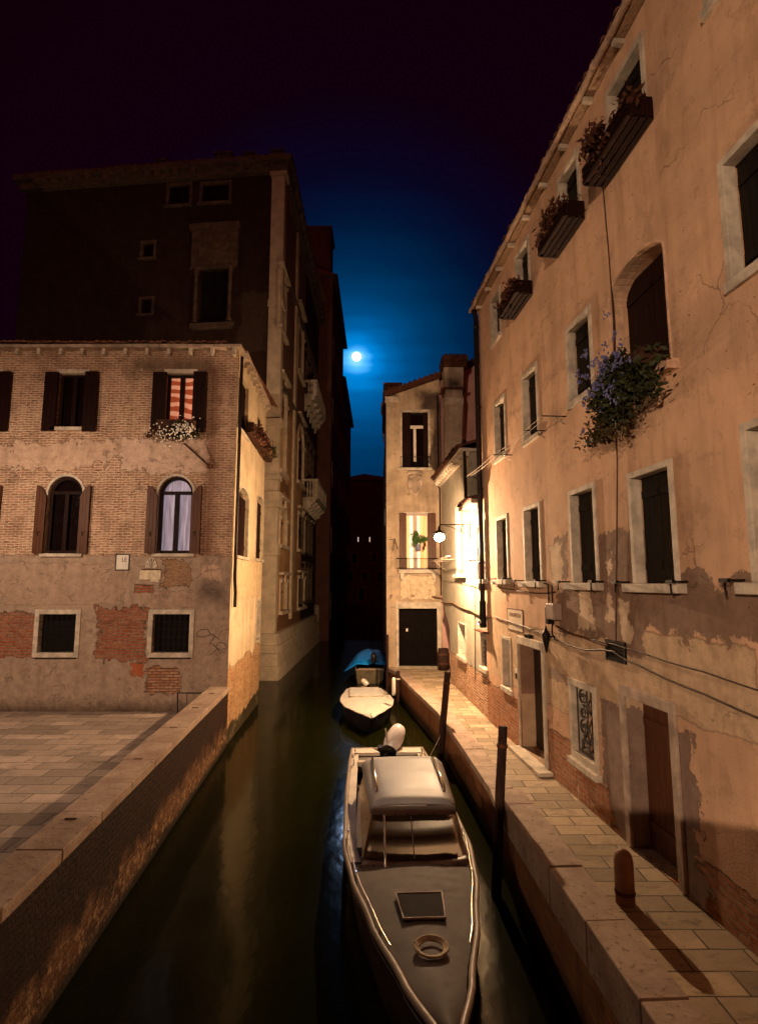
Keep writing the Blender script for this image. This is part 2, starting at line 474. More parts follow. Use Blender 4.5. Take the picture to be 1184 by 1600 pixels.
def window(root, fr, outer, sw=.1, depth=.2, closed=WOOD_G, open_leaves=None, pane=None, sill=True, mat=STONE,
           proud=.03, sillw=.06, grille=None, sill_out=.09, mull=None, mullmat=None):
    inn = inset(outer, sw, .0 if sill else sw)
    ring = MB().ring(outer, inn, -proud, depth * .75)
    w = ring.build('window', mat, root, fr, bevel=.006)
    if sill:
        MB().box(outer[0] - sillw, outer[1] + sillw, -sill_out, depth * .75, outer[2] - .11, outer[2] - .0).build('sill', mat, w, fr, bevel=.01)
    if closed:
        mid = (inn[0] + inn[1]) / 2
        leaf_mb((inn[0] + .005, mid - .004, inn[2] + .01, inn[3] - .005), depth * .8).build('shutter', closed, w, fr)
        leaf_mb((mid + .004, inn[1] - .005, inn[2] + .01, inn[3] - .005), depth * .8).build('shutter', closed, w, fr)
    if open_leaves:
        m_, wd, yy = open_leaves
        leaf_mb((outer[0] - wd, outer[0] - .01, inn[2], inn[3]), -proud - yy, .04).build('shutter', m_, w, fr)
        leaf_mb((outer[1] + .01, outer[1] + wd, inn[2], inn[3]), -proud - yy, .04).build('shutter', m_, w, fr)
    if pane:
        MB().box(inn[0], inn[1], depth, depth + .02, inn[2], inn[3]).build('pane', pane, w, fr)
    if mull:
        mb = MB(); fw = .05
        mb.ring(inn, inset(inn, fw), depth - .06, depth - .01)
        cx = (inn[0] + inn[1]) / 2
        mb.box(cx - .035, cx + .035, depth - .06, depth - .01, inn[2] + fw, inn[3] - fw)
        for q in mull:
            z = inn[2] + (inn[3] - inn[2]) * q
            mb.box(inn[0] + fw, cx - .035, depth - .055, depth - .015, z - .025, z + .025)
            mb.box(cx + .035, inn[1] - fw, depth - .055, depth - .015, z - .025, z + .025)
        mb.build('casement', mullmat or WOOD_D, w, fr)
    if grille:
        mb = MB(); nx, nz = grille
        for k in range(1, nx): 
            x = inn[0] + (inn[1] - inn[0]) * k / nx; mb.tube([(x, .05, inn[2]), (x, .05, inn[3])], .009, 5)
        for k in range(1, nz):
            z = inn[2] + (inn[3] - inn[2]) * k / nz; mb.tube([(inn[0], .035, z), (inn[1], .035, z)], .009, 5)
        mb.build('grille', IRON, w, fr)
    return w, inn

def hole_of(r, sw): return (r[0] + sw * .5, r[1] - sw * .5, r[2] - .05, r[3] - sw * .5)

def tile_rows(mb, s0, s1, y0, y1, z, rise, pitch=.19, r=.085):
    """rows of curved tiles running up a roof slope from the eave at y0 to y1"""
    n = int((s1 - s0) / pitch)
    for k in range(n):
        c = s0 + (k + .5) * pitch + rnd.uniform(-.012, .012)
        e = y0 + rnd.uniform(-.035, .02); dz = rnd.uniform(-.008, .012)
        pts0 = []; pts1 = []
        for j in range(6):
            a = math.pi * j / 5
            pts0.append((c - r * math.cos(a), e, z + dz + r * .8 * math.sin(a)))
            pts1.append((c - r * .85 * math.cos(a), y1, z + rise + r * .8 * math.sin(a)))
        v = pts0 + pts1
        mb.add(v, [(j, j + 1, j + 7, j + 6) for j in range(5)] + [(5, 4, 3, 2, 1, 0)], True)
    return mb

def roof(root, fr, s0, s1, y0, y1, z, rise, thick=.09, tiles=True, mat=TILE, ext=0.0):
    mb = MB()
    v = [(s0, y0, z), (s1, y0, z), (s1, y1, z + rise), (s0, y1, z + rise),
         (s0, y0, z + thick), (s1, y0, z + thick), (s1, y1, z + rise + thick), (s0, y1, z + rise + thick)]
    mb.add(v, [(0, 3, 2, 1), (4, 5, 6, 7), (0, 1, 5, 4), (1, 2, 6, 5), (2, 3, 7, 6), (3, 0, 4, 7)])
    if tiles: tile_rows(mb, s0, s1, y0 - .04, min(y1, y0 + 3), z + thick + .002, rise * (min(y1, y0 + 3) - y0) / (y1 - y0))
    return mb.build('roof', mat, root, fr)

def foliage(c, rad, n, size, rng=rnd, droop=0.0, flat=1.0):
    """leaf-sized faces scattered through an uneven set of lumps; c, rad in local coords"""
    mb = MB()
    lumps = []
    for k in range(max(5, n // 90)):
        while True:
            p = [rng.uniform(-1, 1) for _ in range(3)]
            if sum(q * q for q in p) < 1: break
        lumps.append((Vector((c[0] + p[0] * rad[0] * .8, c[1] + p[1] * rad[1] * .8, c[2] + p[2] * rad[2] * .8 - droop * abs(p[0]) * rad[2])), rng.uniform(.22, .5)))
    for k in range(n):
        L, q = rng.choice(lumps)
        p = L + Vector((rng.gauss(0, .5) * rad[0] * q, rng.gauss(0, .5) * rad[1] * q, rng.gauss(0, .5) * rad[2] * q * flat))
        s = size * rng.uniform(.5, 1.3)
        a = Vector((rng.gauss(0, 1), rng.gauss(0, 1), rng.gauss(0, 1))).normalized()
        b = a.cross(Vector((rng.gauss(0, 1), rng.gauss(0, 1), rng.gauss(0, 1)))).normalized()
        mb.add([p - a * s, p + b * s * .45, p + a * s, p - b * s * .45], [(0, 1, 2, 3)])
    return mb
#PART2
def wall2(s0, s1, z0, z1, holes, depth=.3, thick=1.0, ends=(True, True), trim=(0, 0)):
    """wall_mesh with control of the end closures, so that two facades can share a corner"""
    full = wall_mesh(s0, s1, z0, z1, holes, depth, thick, core=False)
    mb = MB(); n = len(full.f)
    drop = set()
    if not ends[0]: drop.add(n - 3)
    if not ends[1]: drop.add(n - 2)
    mb.v = full.v; mb.f = [f for i, f in enumerate(full.f) if i not in drop]; mb.sm = [False] * len(mb.f)
    mb.box(s0 + trim[0] + .002, s1 - trim[1] - .002, depth, depth + thick, z0, z1 - .002)
    return mb

def rr(fr, x0, y0, x1, y1):
    a = fr.pix(x0, (y0 + y1) / 2); b = fr.pix(x1, (y0 + y1) / 2)
    xm = (x0 + x1) / 2
    return (a[0], b[0], fr.pix(xm, y1)[1], fr.pix(xm, y0)[1])

# ------------------------------------------------------------------ water
def water():
    m = Mt("canal_water")
    n1 = m.noise(1.1, 3, .5, vec=m.scl(1, .7, 1)); n2 = m.noise(7, 2, .5, vec=m.scl(1, .55, 1))
    n3 = m.noise(26, 2, .5, vec=m.scl(1, .5, 1))
    m.bump(m.ma('ADD', m.ma('ADD', m.ma('MULTIPLY', n1, 1.0), m.ma('MULTIPLY', n2, .16)), m.ma('MULTIPLY', n3, .02)), .010, 1)
    c = m.mix(m.noise(.5, 2), (.0045, .0048, .0006), (.009, .0095, .0012))
    m.bsdf.inputs['IOR'].default_value = 1.22
    mat = m.done(c, .125, .25)
    MB().quad((-160, -40, 0), (160, -40, 0), (160, 300, 0), (-160, 300, 0)).build('canal_water', mat)
    struct(bpy.data.objects['canal_water'])
water()

# ------------------------------------------------------------------ frames of the facades
FR = Frame(2.94 - .082 * 2.5, 14.5, .082, -1)
FA = Frame(2.49, 19.97, .048, -1)
xE = ground(604, 1043).x; yE = ground(640, 1043).y
FE = Frame(xE, yE, 1, 0)
FLf = Frame(-13.08, 15.47, 1, 0)
FLc = Frame(-4.08, 15.47, -.0536, 1)
PU = Vector((.995, -.10, 0)).normalized()
PC = Vector((-4.88, 26.0, 0))
FPf = Frame(PC.x - 14 * PU.x, PC.y - 14 * PU.y, PU.x, PU.y)
FPc = Frame(PC.x, PC.y, 0.0, 1)

# ------------------------------------------------------------------ stone paving and quays
def paving(name, c, w, h, rough=.75, vec=None):
    m = Mt(name)
    base = m.xyz(m.x, m.y, 0.0) if vec is None else vec(m)
    col, fac = m.brick(w=w, h=h, mortar=.011, c1=tuple(q * .58 for q in c), c2=tuple(q * 1.22 for q in c), cm=tuple(q * .2 for q in c), vec=base, warp=.015)
    n = m.noise(3, 5, .6); n2 = m.noise(22, 4, .6)
    col = m.mix(m.rng(n, .35, .75, 0, .5), col, tuple(q * .55 for q in c))
    col = m.mix(m.rng(n2, .55, .8, 0, .4), col, tuple(q * .5 for q in c))
    m.bump(m.ma('ADD', m.ma('MULTIPLY', fac, -1), m.ma('ADD', m.ma('MULTIPLY', n2, .45), m.ma('MULTIPLY', n, .5))), .008, 1)
    return m.done(col, m.rng(n2, .3, .7, rough - .2, rough + .1), .35)
PAVE_R = paving("trachyte_slabs", (.46, .34, .22), .62, .30)
PAVE_L = paving("pink_grey_slabs", (.42, .32, .26), .8, .4)

QUAY = wallmat("wet_quay_brick", (.2, .1, .06), brick=dict(c1=(.20, .065, .03), c2=(.30, .12, .05), cm=(.16, .09, .05), w=.26, h=.075, mortar=.010, warp=.03),
               streak=.8, grain=2.2, chip=(2.2, .62, (.34, .26, .17)))
def coping_mat():
    m = Mt("worn_coping_stone")
    n = m.noise(2.2, 6, .65); n2 = m.noise(16, 6, .7); v = m.vor(9).outputs['Distance']
    c = m.mix(m.rng(n, .3, .7), (.30, .20, .15), (.46, .34, .26))
    c = m.mix(m.rng(n2, .56, .66, 0, .8), c, (.11, .07, .05))
    m.bump(m.ma('ADD', m.ma('MULTIPLY', n2, .8), m.ma('MULTIPLY', v, .3)), .014, 1)
    return m.done(c, .75, .3)
COPING = coping_mat()

def xy(v): return (v.x, v.y)
# outer edge of the right-hand quay, far to near
RQ = [xy(ground(603, 1029)), xy(ground(621, 1051)), xy(ground(640, 1071)), xy(ground(684, 1112)), xy(ground(727, 1172)), xy(ground(768, 1233))]
RQn = [(1.84, 8.35), (1.90, 6.6), (1.98, 4.6), (2.1, 2.2)]
RQ = [(RQ[0][0], yE - .003)] + RQ[1:]
edge = RQ + [(1.83, 8.9)]
inner = []
def shift(pts, w):
    out = []
    for i, p in enumerate(pts):
        a = Vector(pts[max(i - 1, 0)]); b = Vector(pts[min(i + 1, len(pts) - 1)])
        d = (b - a).normalized(); n = Vector((-d.y, d.x))
        if n.x < 0: n = -n
        q = Vector(p) + n * w
        out.append((q.x, q.y))
    return out
qe = edge + RQn
inn_ = shift(qe, .34)
pave_poly = inn_ + [(9.0, 2.2), (9.0, yE - .003)]
o = MB().slab([(x, y) for x, y in pave_poly][::-1], -.6, .9).build('pavement', PAVE_R)
struct(o)

def strip(pts, w, z0, z1, lip=.03, joint=None):
    """coping stones: separate blocks along a polyline"""
    mb = MB()
    inn = shift(pts, w); out = shift(pts, -lip)
    for i in range(len(pts) - 1):
        a, b = Vector(out[i]), Vector(out[i + 1]); c, d = Vector(inn[i]), Vector(inn[i + 1])
        L = (b - a).length; n = max(1, round(L / (joint or 1.1)))
        for k in range(n):
            g = .006 / max(L, .1)
            t0, t1 = k / n + g, (k + 1) / n - g
            dz = rnd.uniform(-.006, .006)
            q = [a.lerp(b, t0), a.lerp(b, t1), c.lerp(d, t1), c.lerp(d, t0)]
            mb.slab([(p.x, p.y) for p in q][::1], z0, z1 + dz)
    return mb
def fixn(o):
    import bmesh
    bm = bmesh.new(); bm.from_mesh(o.data); bmesh.ops.recalc_face_normals(bm, faces=bm.faces); bm.to_mesh(o.data); bm.free()
    return o
qr = thing('quay_wall', 'long brick quay wall with stone edge below the right-hand walkway, poles and boats against it', 'quay wall', WORLD)
mb = MB()
e2 = edge + RQn
for i in range(len(e2) - 1):
    a, b = e2[i], e2[i + 1]
    n = 3
    for k in range(n):
        p = [a[0] + (b[0] - a[0]) * k / n, a[1] + (b[1] - a[1]) * k / n]; q = [a[0] + (b[0] - a[0]) * (k + 1) / n, a[1] + (b[1] - a[1]) * (k + 1) / n]
        pi = shift([p, q], .33)
        mb.slab([p, q, pi[1], pi[0]], -.8, .778)
def side_brick():
    m = Mt("quay_brick_right")
    col, fac = m.brick(w=.26, h=.075, c1=(.27, .085, .03), c2=(.36, .15, .06), cm=(.22, .13, .08), mortar=.011, vec=m.xyz(m.y, m.z, 0.0), warp=.03)
    n = m.noise(1.6, 6, .65); n2 = m.noise(12, 5, .65); st = m.noise(2, 4, .6, vec=m.scl(2.5, 2.5, .3))
    col = m.mix(m.rng(n, .5, .62, 0, .85), col, (.30, .13, .055))
    col = m.mix(m.rng(st, .5, .75, 0, .8), col, (.07, .03, .015))
    low = m.rng(m.ma('ADD', m.z, m.ma('MULTIPLY', n2, .25)), .25, .55, .9, 0.0)
    col = m.mix(low, col, (.020, .016, .006))
    m.bump(m.ma('ADD', m.ma('MULTIPLY', fac, -1), m.ma('MULTIPLY', n2, 1.2)), .02, 1)
    return m.done(col, .75, .3)
QB = side_brick()
fixn(mb.build('wall', QB, qr))
fixn(strip(edge, .36, .78, .915, .035).build('coping', COPING, qr, bevel=.012))
near = [(1.80, 8.9)] + RQn
fixn(strip(near, .36, .78, 1.2, .03, 1.3).build('raised_coping', COPING, qr, bevel=.015, label='higher weathered coping block run nearest the bridge'))

# left bank: landing with parapet
Lq = [ (-4.05, 15.462), (-3.76 - .04, 12.2), (-3.56, 9.2), (-3.33, 6.2), (-3.1, 3.0), (-3.0, 1.6)]
lz = 1.55
ql = thing('quay_wall', 'brick parapet and quay wall with pale coping in front of the old brick house', 'quay wall', WORLD)
def shiftl(pts, w):
    return [(p[0] - w, p[1]) for p in pts]
mb = MB()
for i in range(len(Lq) - 1):
    a, b = Lq[i], Lq[i + 1]
    mb.slab([a, (a[0] - .36, a[1]), (b[0] - .36, b[1]), b], -.8, lz - .13)
def left_brick():
    m = Mt("quay_brick_left")
    col, fac = m.brick(w=.26, h=.075, c1=(.13, .045, .018), c2=(.20, .085, .035), cm=(.14, .085, .045), mortar=.012, vec=m.xyz(m.y, m.z, 0.0), warp=.04)
    n = m.noise(1.8, 6, .7); n2 = m.noise(13, 6, .7)
    col = m.mix(m.rng(n, .48, .6, 0, .9), col, (.05, .02, .01))
    pale = m.rng(m.ma('ADD', m.z, m.ma('MULTIPLY', m.noise(3, 5, .7), .9)), 1.15, .75, 0, 1)
    col = m.mix(m.ma('MULTIPLY', pale, m.rng(m.noise(9, 6, .75), .50, .60, 0, .95)), col, (.46, .29, .16))
    zz = m.ma('ADD', m.z, m.ma('MULTIPLY', m.ma('SUBTRACT', n, .5), 1.1))
    col = m.mix(m.rng(zz, .40, .70, 0, .90), col, (.022, .009, .005))
    low = m.rng(m.ma('ADD', m.z, m.ma('MULTIPLY', n2, .3)), .2, .36, .95, 0.0)
    col = m.mix(low, col, (.012, .008, .004))
    m.bump(m.ma('ADD', m.ma('MULTIPLY', fac, -1), m.ma('MULTIPLY', n2, 1.6)), .035, 1)
    return m.done(col, .8, .25)
fixn(mb.build('wall', left_brick(), ql))
mb = MB()
for i in range(len(Lq) - 1):
    a, b = Vector(Lq[i]), Vector(Lq[i + 1]); n = 3
    wid = .50 if i < 2 else .46
    for k in range(n):
        p, q = a.lerp(b, k / n + .002), a.lerp(b, (k + 1) / n - .002)
        if i == 0 and k == 0: p = a
        mb.slab([(p.x + .04, p.y), (p.x - wid, p.y), (q.x - wid, q.y), (q.x + .04, q.y)], lz - .13, lz + rnd.uniform(-.006, .006))
fixn(mb.build('coping', COPING, ql, bevel=.012))
# iron cramps let into the coping
mb = MB()
for t in (.06, .16, .27, .40, .55, .70, .86):
    i = min(int(t * 5), 4); f = t * 5 - i
    p = Vector(Lq[i]).lerp(Vector(Lq[i + 1]), f)
    mb.box(p.x - .30, p.x - .17, p.y - .012, p.y + .012, lz + .004, lz + .014)
mb.build('iron_cramp', RUST, ql)
o = MB().slab([(-30, 15.46), (-30, 1.6), (-3.40, 1.6), (-3.5, 3.0), (-3.72, 6.2), (-3.95, 9.2), (-4.2, 12.2), (-4.44, 15.46)], -.6, .9)
struct(fixn(o.build('pavement', PAVE_L)))
rl = thing('hand_rail', 'short black iron rail standing by the pale coping before the brick house', 'railing', WORLD)
p = ground(277.5, 1121); q = at_y(277.5, 1083, p.y); e = at_y(321, 1083, p.y)
MB().tube([(p.x, p.y, .9), (q.x, p.y, q.z)], .016, 6).build('post', IRON, rl)
MB().tube([(q.x - .015, p.y, q.z), (e.x, p.y, q.z)], .014, 6).build('top_rail', IRON, rl)

# bridge under the viewer
bs = thing('footbridge', 'stone footbridge the view is taken from, low parapet across the canal', 'bridge', WORLD)
fixn(MB().slab([(-6.5, -1.4), (6, -1.4), (6, .75), (-6.5, .75)], 2.3, 2.65).build('deck', STONE_D, bs))
mb = MB(); mb.box(-6.5, 6, .75, 1.0, 2.2, 3.45); mb.build('parapet', STONE_D, bs)
mb = MB(); mb.box(-6.5, 6, -1.65, -1.4, 2.2, 3.35); mb.build('parapet', STONE_D, bs)

# ------------------------------------------------------------------ LEFT BRICK HOUSE
L0 = ground(200, 1110)
zL = FLf.pix(300, 548)[1]
salt = dict(c1=(.20, .070, .035), c2=(.47, .22, .13), cm=(.68, .49, .35), w=.23, h=.07, mortar=.019, warp=.075)
red = dict(c1=(.36, .085, .035), c2=(.46, .20, .11), cm=(.33, .22, .16), w=.24, h=.075, mortar=.016, warp=.035)
LF_MAT = wallmat("salt_eaten_brick", (.5, .3, .2), brick=salt, streak=.35, grain=1.6, patches=[
    ('col', [rr(FLf, 186, 688, 322, 738)], .30, 3.2, (.62, .44, .34)),
    ('col', [rr(FLf, -80, 690, 180, 735)], .30, 3.2, (.55, .38, .28)),
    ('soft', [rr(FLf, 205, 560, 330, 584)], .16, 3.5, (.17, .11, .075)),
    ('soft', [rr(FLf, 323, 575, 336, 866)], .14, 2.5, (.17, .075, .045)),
    ('col', [rr(FLf, -200, 868, 364, 1125)], .03, 3, (.39, .285, .215)),
    ('col', [rr(FLf, 192, 925, 300, 950), rr(FLf, -200, 880, 190, 945)], .10, 3, (.40, .28, .21)),
    ('brick', [rr(FLf, 255, 877, 298, 915)], .17, 5, dict(c1=(.44, .22, .10), c2=(.46, .28, .17), cm=(.42, .29, .20), w=.19, h=.06, mortar=.014, warp=.03)),
    ('col', [rr(FLf, 312, 880, 345, 905)], .14, 4, (.55, .38, .28)),
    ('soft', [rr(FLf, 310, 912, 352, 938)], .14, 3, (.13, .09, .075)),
    ('brick', [rr(FLf, 150, 952, 229, 1032), rr(FLf, -100, 960, 70, 1030)], .17, 3.4, red),
    ('col', [rr(FLf, 205, 1038, 224, 1060)], .14, 6, (.42, .12, .05)),
    ('brick', [rr(FLf, 228, 1044, 280, 1082)], .16, 4.5, dict(c1=(.45, .18, .09), c2=(.58, .34, .22), cm=(.25, .16, .11), w=.24, h=.075, mortar=.013, warp=.02)),
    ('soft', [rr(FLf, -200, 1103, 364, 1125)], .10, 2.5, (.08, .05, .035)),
    ('brick', [rr(FLf, 211, 914, 240, 926)], .04, 4, red),
], chip=(3.1, .60, (.50, .36, .27)))
LC_MAT = wallmat("warm_plaster_canal_side", (.74, .57, .37), streak=.5, var=.25, grain=1.4, patches=[
    ('brick', [(-1, 9, -1, 2.1)], .5, 1.2, dict(c1=(.48, .21, .08), c2=(.70, .42, .20), cm=(.55, .38, .22), w=.25, h=.075, mortar=.014, warp=.05)),
    ('col', [(0, 9, -1, .45)], .15, 3, (.05, .035, .015)),
    ('col', [rr(FLc, 371, 876, 410, 935)], .2, 4, (.68, .50, .30)),
])
LH = thing('brick_house', 'old three-storey brick house with shutters and peeling plaster, left of the canal', 'house', Frame(-4.08, 15.47, 1, 0))
w2 = (rr(FLf, 259, 584, 305, 668)); w1 = (*rr(FLf, 246, 744, 301, 865)[:4], FLf.pix(273, 772)[1]); w0 = rr(FLf, 231, 952.5, 303, 1027.5)
farw = []
for dx in (-3.1, -5.6):
    farw.append((w2[0] + dx, w2[1] + dx, w2[2], w2[3])); farw.append((w1[0] + dx, w1[1] + dx, w1[2], w1[3], w1[4]))
    farw.append((w0[0] + dx, w0[1] + dx, w0[2], w0[3]))
holes = [w2, w1, hole_of(w0, .12)] + [h if len(h) == 5 or k % 3 == 0 else hole_of(h, .12) for k, h in enumerate(farw)]
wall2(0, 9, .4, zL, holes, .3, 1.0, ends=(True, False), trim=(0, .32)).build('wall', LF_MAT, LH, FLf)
sEnd = 5.45
c_w2a = rr(FLc, 372, 590, 388, 676); c_w2b = rr(FLc, 402, 648, 410, 706)
c_w1a = (*rr(FLc, 371, 762, 387.5, 870), FLc.pix(379, 780)[1]); c_w1b = (*rr(FLc, 400, 775, 411, 874), FLc.pix(405, 788)[1])
c_w0 = rr(FLc, 399, 936, 406, 1003)
wall2(0, sEnd, -1, zL, [c_w2a, c_w2b, c_w1a, c_w1b, hole_of(c_w0, .08)], .3, 1.0, ends=(False, True), trim=(.32, 0)).build('wall', LC_MAT, LH, FLc, label='warm plastered side wall rising from the water')

RED_CURT = Mt("lit_slatted_curtain")
_s = RED_CURT.ma('SINE', RED_CURT.ma('MULTIPLY', RED_CURT.ma('ADD', RED_CURT.ma('MULTIPLY_ADD', RED_CURT.x, .22, RED_CURT.z), RED_CURT.ma('MULTIPLY', RED_CURT.noise(1.2, 2), .45)), 24))
_c = RED_CURT.mix(RED_CURT.rng(_s, -.2, .5), (.36, .06, .02), (.80, .33, .19))
RED_CURT.put(RED_CURT.bsdf.inputs['Emission Color'], _c); RED_CURT.bsdf.inputs['Emission Strength'].default_value = .38
RED_CURT = RED_CURT.done(_c, .7)
LAV = Mt("lavender_curtain")
_n = LAV.noise(9, 3, .5, vec=LAV.scl(3, 3, .15))
_c = LAV.mix(LAV.rng(_n, .3, .7), (.18, .15, .20), (.42, .36, .46))
LAV.put(LAV.bsdf.inputs['Emission Color'], _c); LAV.bsdf.inputs['Emission Strength'].default_value = .42
LAV = LAV.done(_c, .6)

def L_front_windows(dx, main):
    a, b, c, d = w2; a += dx; b += dx
    w = MB().box(a - .06, b + .06, -.06, .02, d + .002, d + .13).build('window', STONE, LH, FLf, bevel=.01)
    MB().ring((a, b, c, d), inset((a, b, c, d), .07), .10, .17).box((a + b) / 2 - .06, (a + b) / 2 + .06, .08, .18, c + .07, d - .07).build('casement', WOOD_D, w, FLf)
    MB().box(a + .07, b - .07, .19, .21, c + .07, d - .07).build('pane', RED_CURT if main else GLASS_D, w, FLf)
    sw = .36
    leaf_mb((a - sw, a + .03, c - .12, d + .02), -.12, .045).build('shutter', WOOD_D, w, FLf)
    leaf_mb((b - .03, b + sw - .02, c - .15, d + .02), -.16, .045).build('shutter', WOOD_D, w, FLf)
    MB().box(a - .1, b + .1, -.12, .15, c - .10, c).build('sill', STONE, w, FLf, bevel=.01)
    # arched first-floor window
    a, b, c, d, sp = w1; a += dx; b += dx
    w = arch_ring(MB(), a + .005, b - .005, c, sp, d - .005, .07, -.035, .06).build('window', STONE, LH, FLf, bevel=.006)
    inn = arch_ring(MB(), a + .09, b - .09, c + .09, sp, d - .09, .085, .10, .17)
    inn.box((a + b) / 2 - .055, (a + b) / 2 + .055, .08, .18, c + .09, sp + .04)
    inn.box(a + .09, b - .09, .085, .175, c, c + .09); inn.box(a + .09, b - .09, .075, .165, sp - .0, sp + .09)
    inn.build('casement', WOOD_D, w, FLf)
    pts = arch_pts(a + .06, b - .06, sp, d - .06)
    MB().prism([(a + .06, c + .05), (b - .06, c + .05)] + pts[::-1], .20, .22).build('pane', LAV if main else GLASS_D, w, FLf)
    for sgn, xa, xb in ((-1, a - .27, a + .02), (1, b - .02, b + .25)):
        mb = MB()
        n = 3; ww = (xb - xa) / n
        for k in range(n):
            x0, x1 = xa + k * ww + .003, xa + (k + 1) * ww - .003
            def zt(x):
                t = (x - xa) / (xb - xa)
                if sgn > 0: t = 1 - t
                return sp + .22 - .32 * t * t + .02
            mb.prism([(x0, c), (x1, c), (x1, zt(x1)), (x0, zt(x0))], -.12, -.075)
        s_ = mb.build('shutter', WOOD_B, w, FLf)
        zc = c + .55; xc = (xa + xb) / 2
        MB().tube([(xc - .03, -.13, zc + .05), (xc, -.14, zc), (xc, -.14, zc - .07)], .01, 5).box(xc - .05, xc + .05, -.14, -.12, zc + .03, zc + .05).build('catch', IRON, s_, FLf)
    MB().box(a - .08, b + .1, -.08, .10, c - .09, c - .0).build('sill', STONE, w, FLf, bevel=.01)
    # ground floor barred window
    r = (w0[0] + dx, w0[1] + dx, w0[2], w0[3])
    window(LH, FLf, r, .125, .22, closed=None, pane=DARK, sill=False, grille=(7, 5), proud=.035)
L_front_windows(0, True)
L_front_windows(-3.1, False)
L_front_windows(-5.6, False)
# canal side windows: shutters folded out
for r, arched in ((c_w2a, 0), (c_w2b, 0), (c_w1a, 1), (c_w1b, 1)):
    a, b, c, d = r[:4]
    w = MB().box(a - .1, b + .1, -.07, .1, c - .09, c - .002).build('window', STONE, LH, FLc, bevel=.01)
    MB().box(a, b, .16, .18, c, d).build('pane', GLASS_D, w, FLc)
    if arched:
        arch_ring(MB(), a + .004, b - .004, c, r[4], d - .004, .06, -.02, .05).build('surround', STONE, w, FLc)
    tp = (r[4] + .1) if arched else d - .02
    leaf_mb((a + .02, (a + b) / 2 - .01, c + .02, tp), .10, .04).build('shutter', WOOD_D, w, FLc)
    leaf_mb(((a + b) / 2 + .01, b - .02, c + .02, tp), .10, .04).build('shutter', WOOD_D, w, FLc)
window(LH, FLc, c_w0, .08, .2, closed=None, pane=DARK, sill=False)
# eaves: stone slab, brackets, tiles
mb = MB()
for k in range(12):
    x1 = 9 + .13 - k * .78; x0 = x1 - .775
    if x0 < 0: break
    mb.box(x0, x1, -.26, .28, zL + .002, zL + .10 + rnd.uniform(-.006, .006))
mb.build('eaves_slab', STONE_D, LH, FLf, bevel=.012)
mb = MB()
for k in range(9):
    x1 = -.0 + .78 * k + .2
    if x1 > sEnd: break
    mb.box(x1, min(x1 + .775, sEnd + .1), -.22, .24, zL + .003, zL + .10)
mb.build('eaves_slab', STONE_D, LH, FLc, bevel=.012)
for k in range(13):
    xs = FLf.pix(368, 549)[0] - k * (FLf.pix(335.5, 549)[0] - FLf.pix(302, 549)[0])
    if xs < .1: break
    MB().prism([(xs - .045, zL - .18), (xs + .045, zL - .18), (xs + .05, zL), (xs - .05, zL)], -.20, .02).build('bracket', STONE, LH, FLf, bevel=.008)
for k in range(10):
    xs = .35 + k * .53
    mb = MB(); mb.box(xs - .05, xs + .05, -.19, .02, zL - .10, zL); mb.box(xs - .045, xs + .045, -.10, .02, zL - .19, zL - .10)
    mb.build('bracket', STONE, LH, FLc, bevel=.008)
mb = MB()
v = [(-.0, -.3, 0), (9.15, -.3, 0), (9.15 - 3, 3.0, 1.0), (0, 3.0, 1.0)]
z = zL + .105
mb.add([(0, -.27, z), (9.14, -.27, z), (6.4, 3.0, z + .95), (0, 3.0, z + .95), (9.14, sEnd + .15, z), (6.4, sEnd + .15, z + .95),
        (0, sEnd + .15, z + .95)], [(0, 1, 2, 3), (1, 4, 5, 2), (3, 2, 5, 6)])
mb.box(0, 8.3, .35, sEnd - .2, zL - .6, z - .005)
tile_rows(mb, 0, 8.9, -.33, -.02, z, .09)
mb.build('roof', TILE, LH, FLf)
# corner downpipe with a swan-neck at the foot
pts = [FLc.w(.07, -.09, FLf.pix(368, 556)[1]), FLc.w(.07, -.09, FLc.pix(371, 905, -.09)[1]), FLc.w(.20, -.09, FLc.pix(371, 925, -.09)[1]), FLc.w(.20, -.09, FLc.pix(371, 948, -.09)[1])]
MB().tube(pts, .048, 8).build('downpipe', PIPE, LH, WORLD)
# graffiti scrawl
def scrawl(paths, r=.008):
    mb = MB()
    for p in paths:
        q = [FLf.pix(*a) for a in p]
        mb.tube([(a, -.004, z) for a, z in q], r, 4)
    return mb
scrawl([[(328, 990), (324, 983), (314, 984), (307, 990), (309, 995), (318, 996), (332, 991), (343, 1000)],
        [(336, 994), (327, 1007)], [(331, 1006), (338, 1012), (346, 1022)], [(337, 1011), (342, 1004), (350, 1005), (355, 1012), (350, 1020), (341, 1013), (328, 1024)]]).build('graffiti', simple('spray_paint', (.05, .025, .02), .6), LH, FLf)
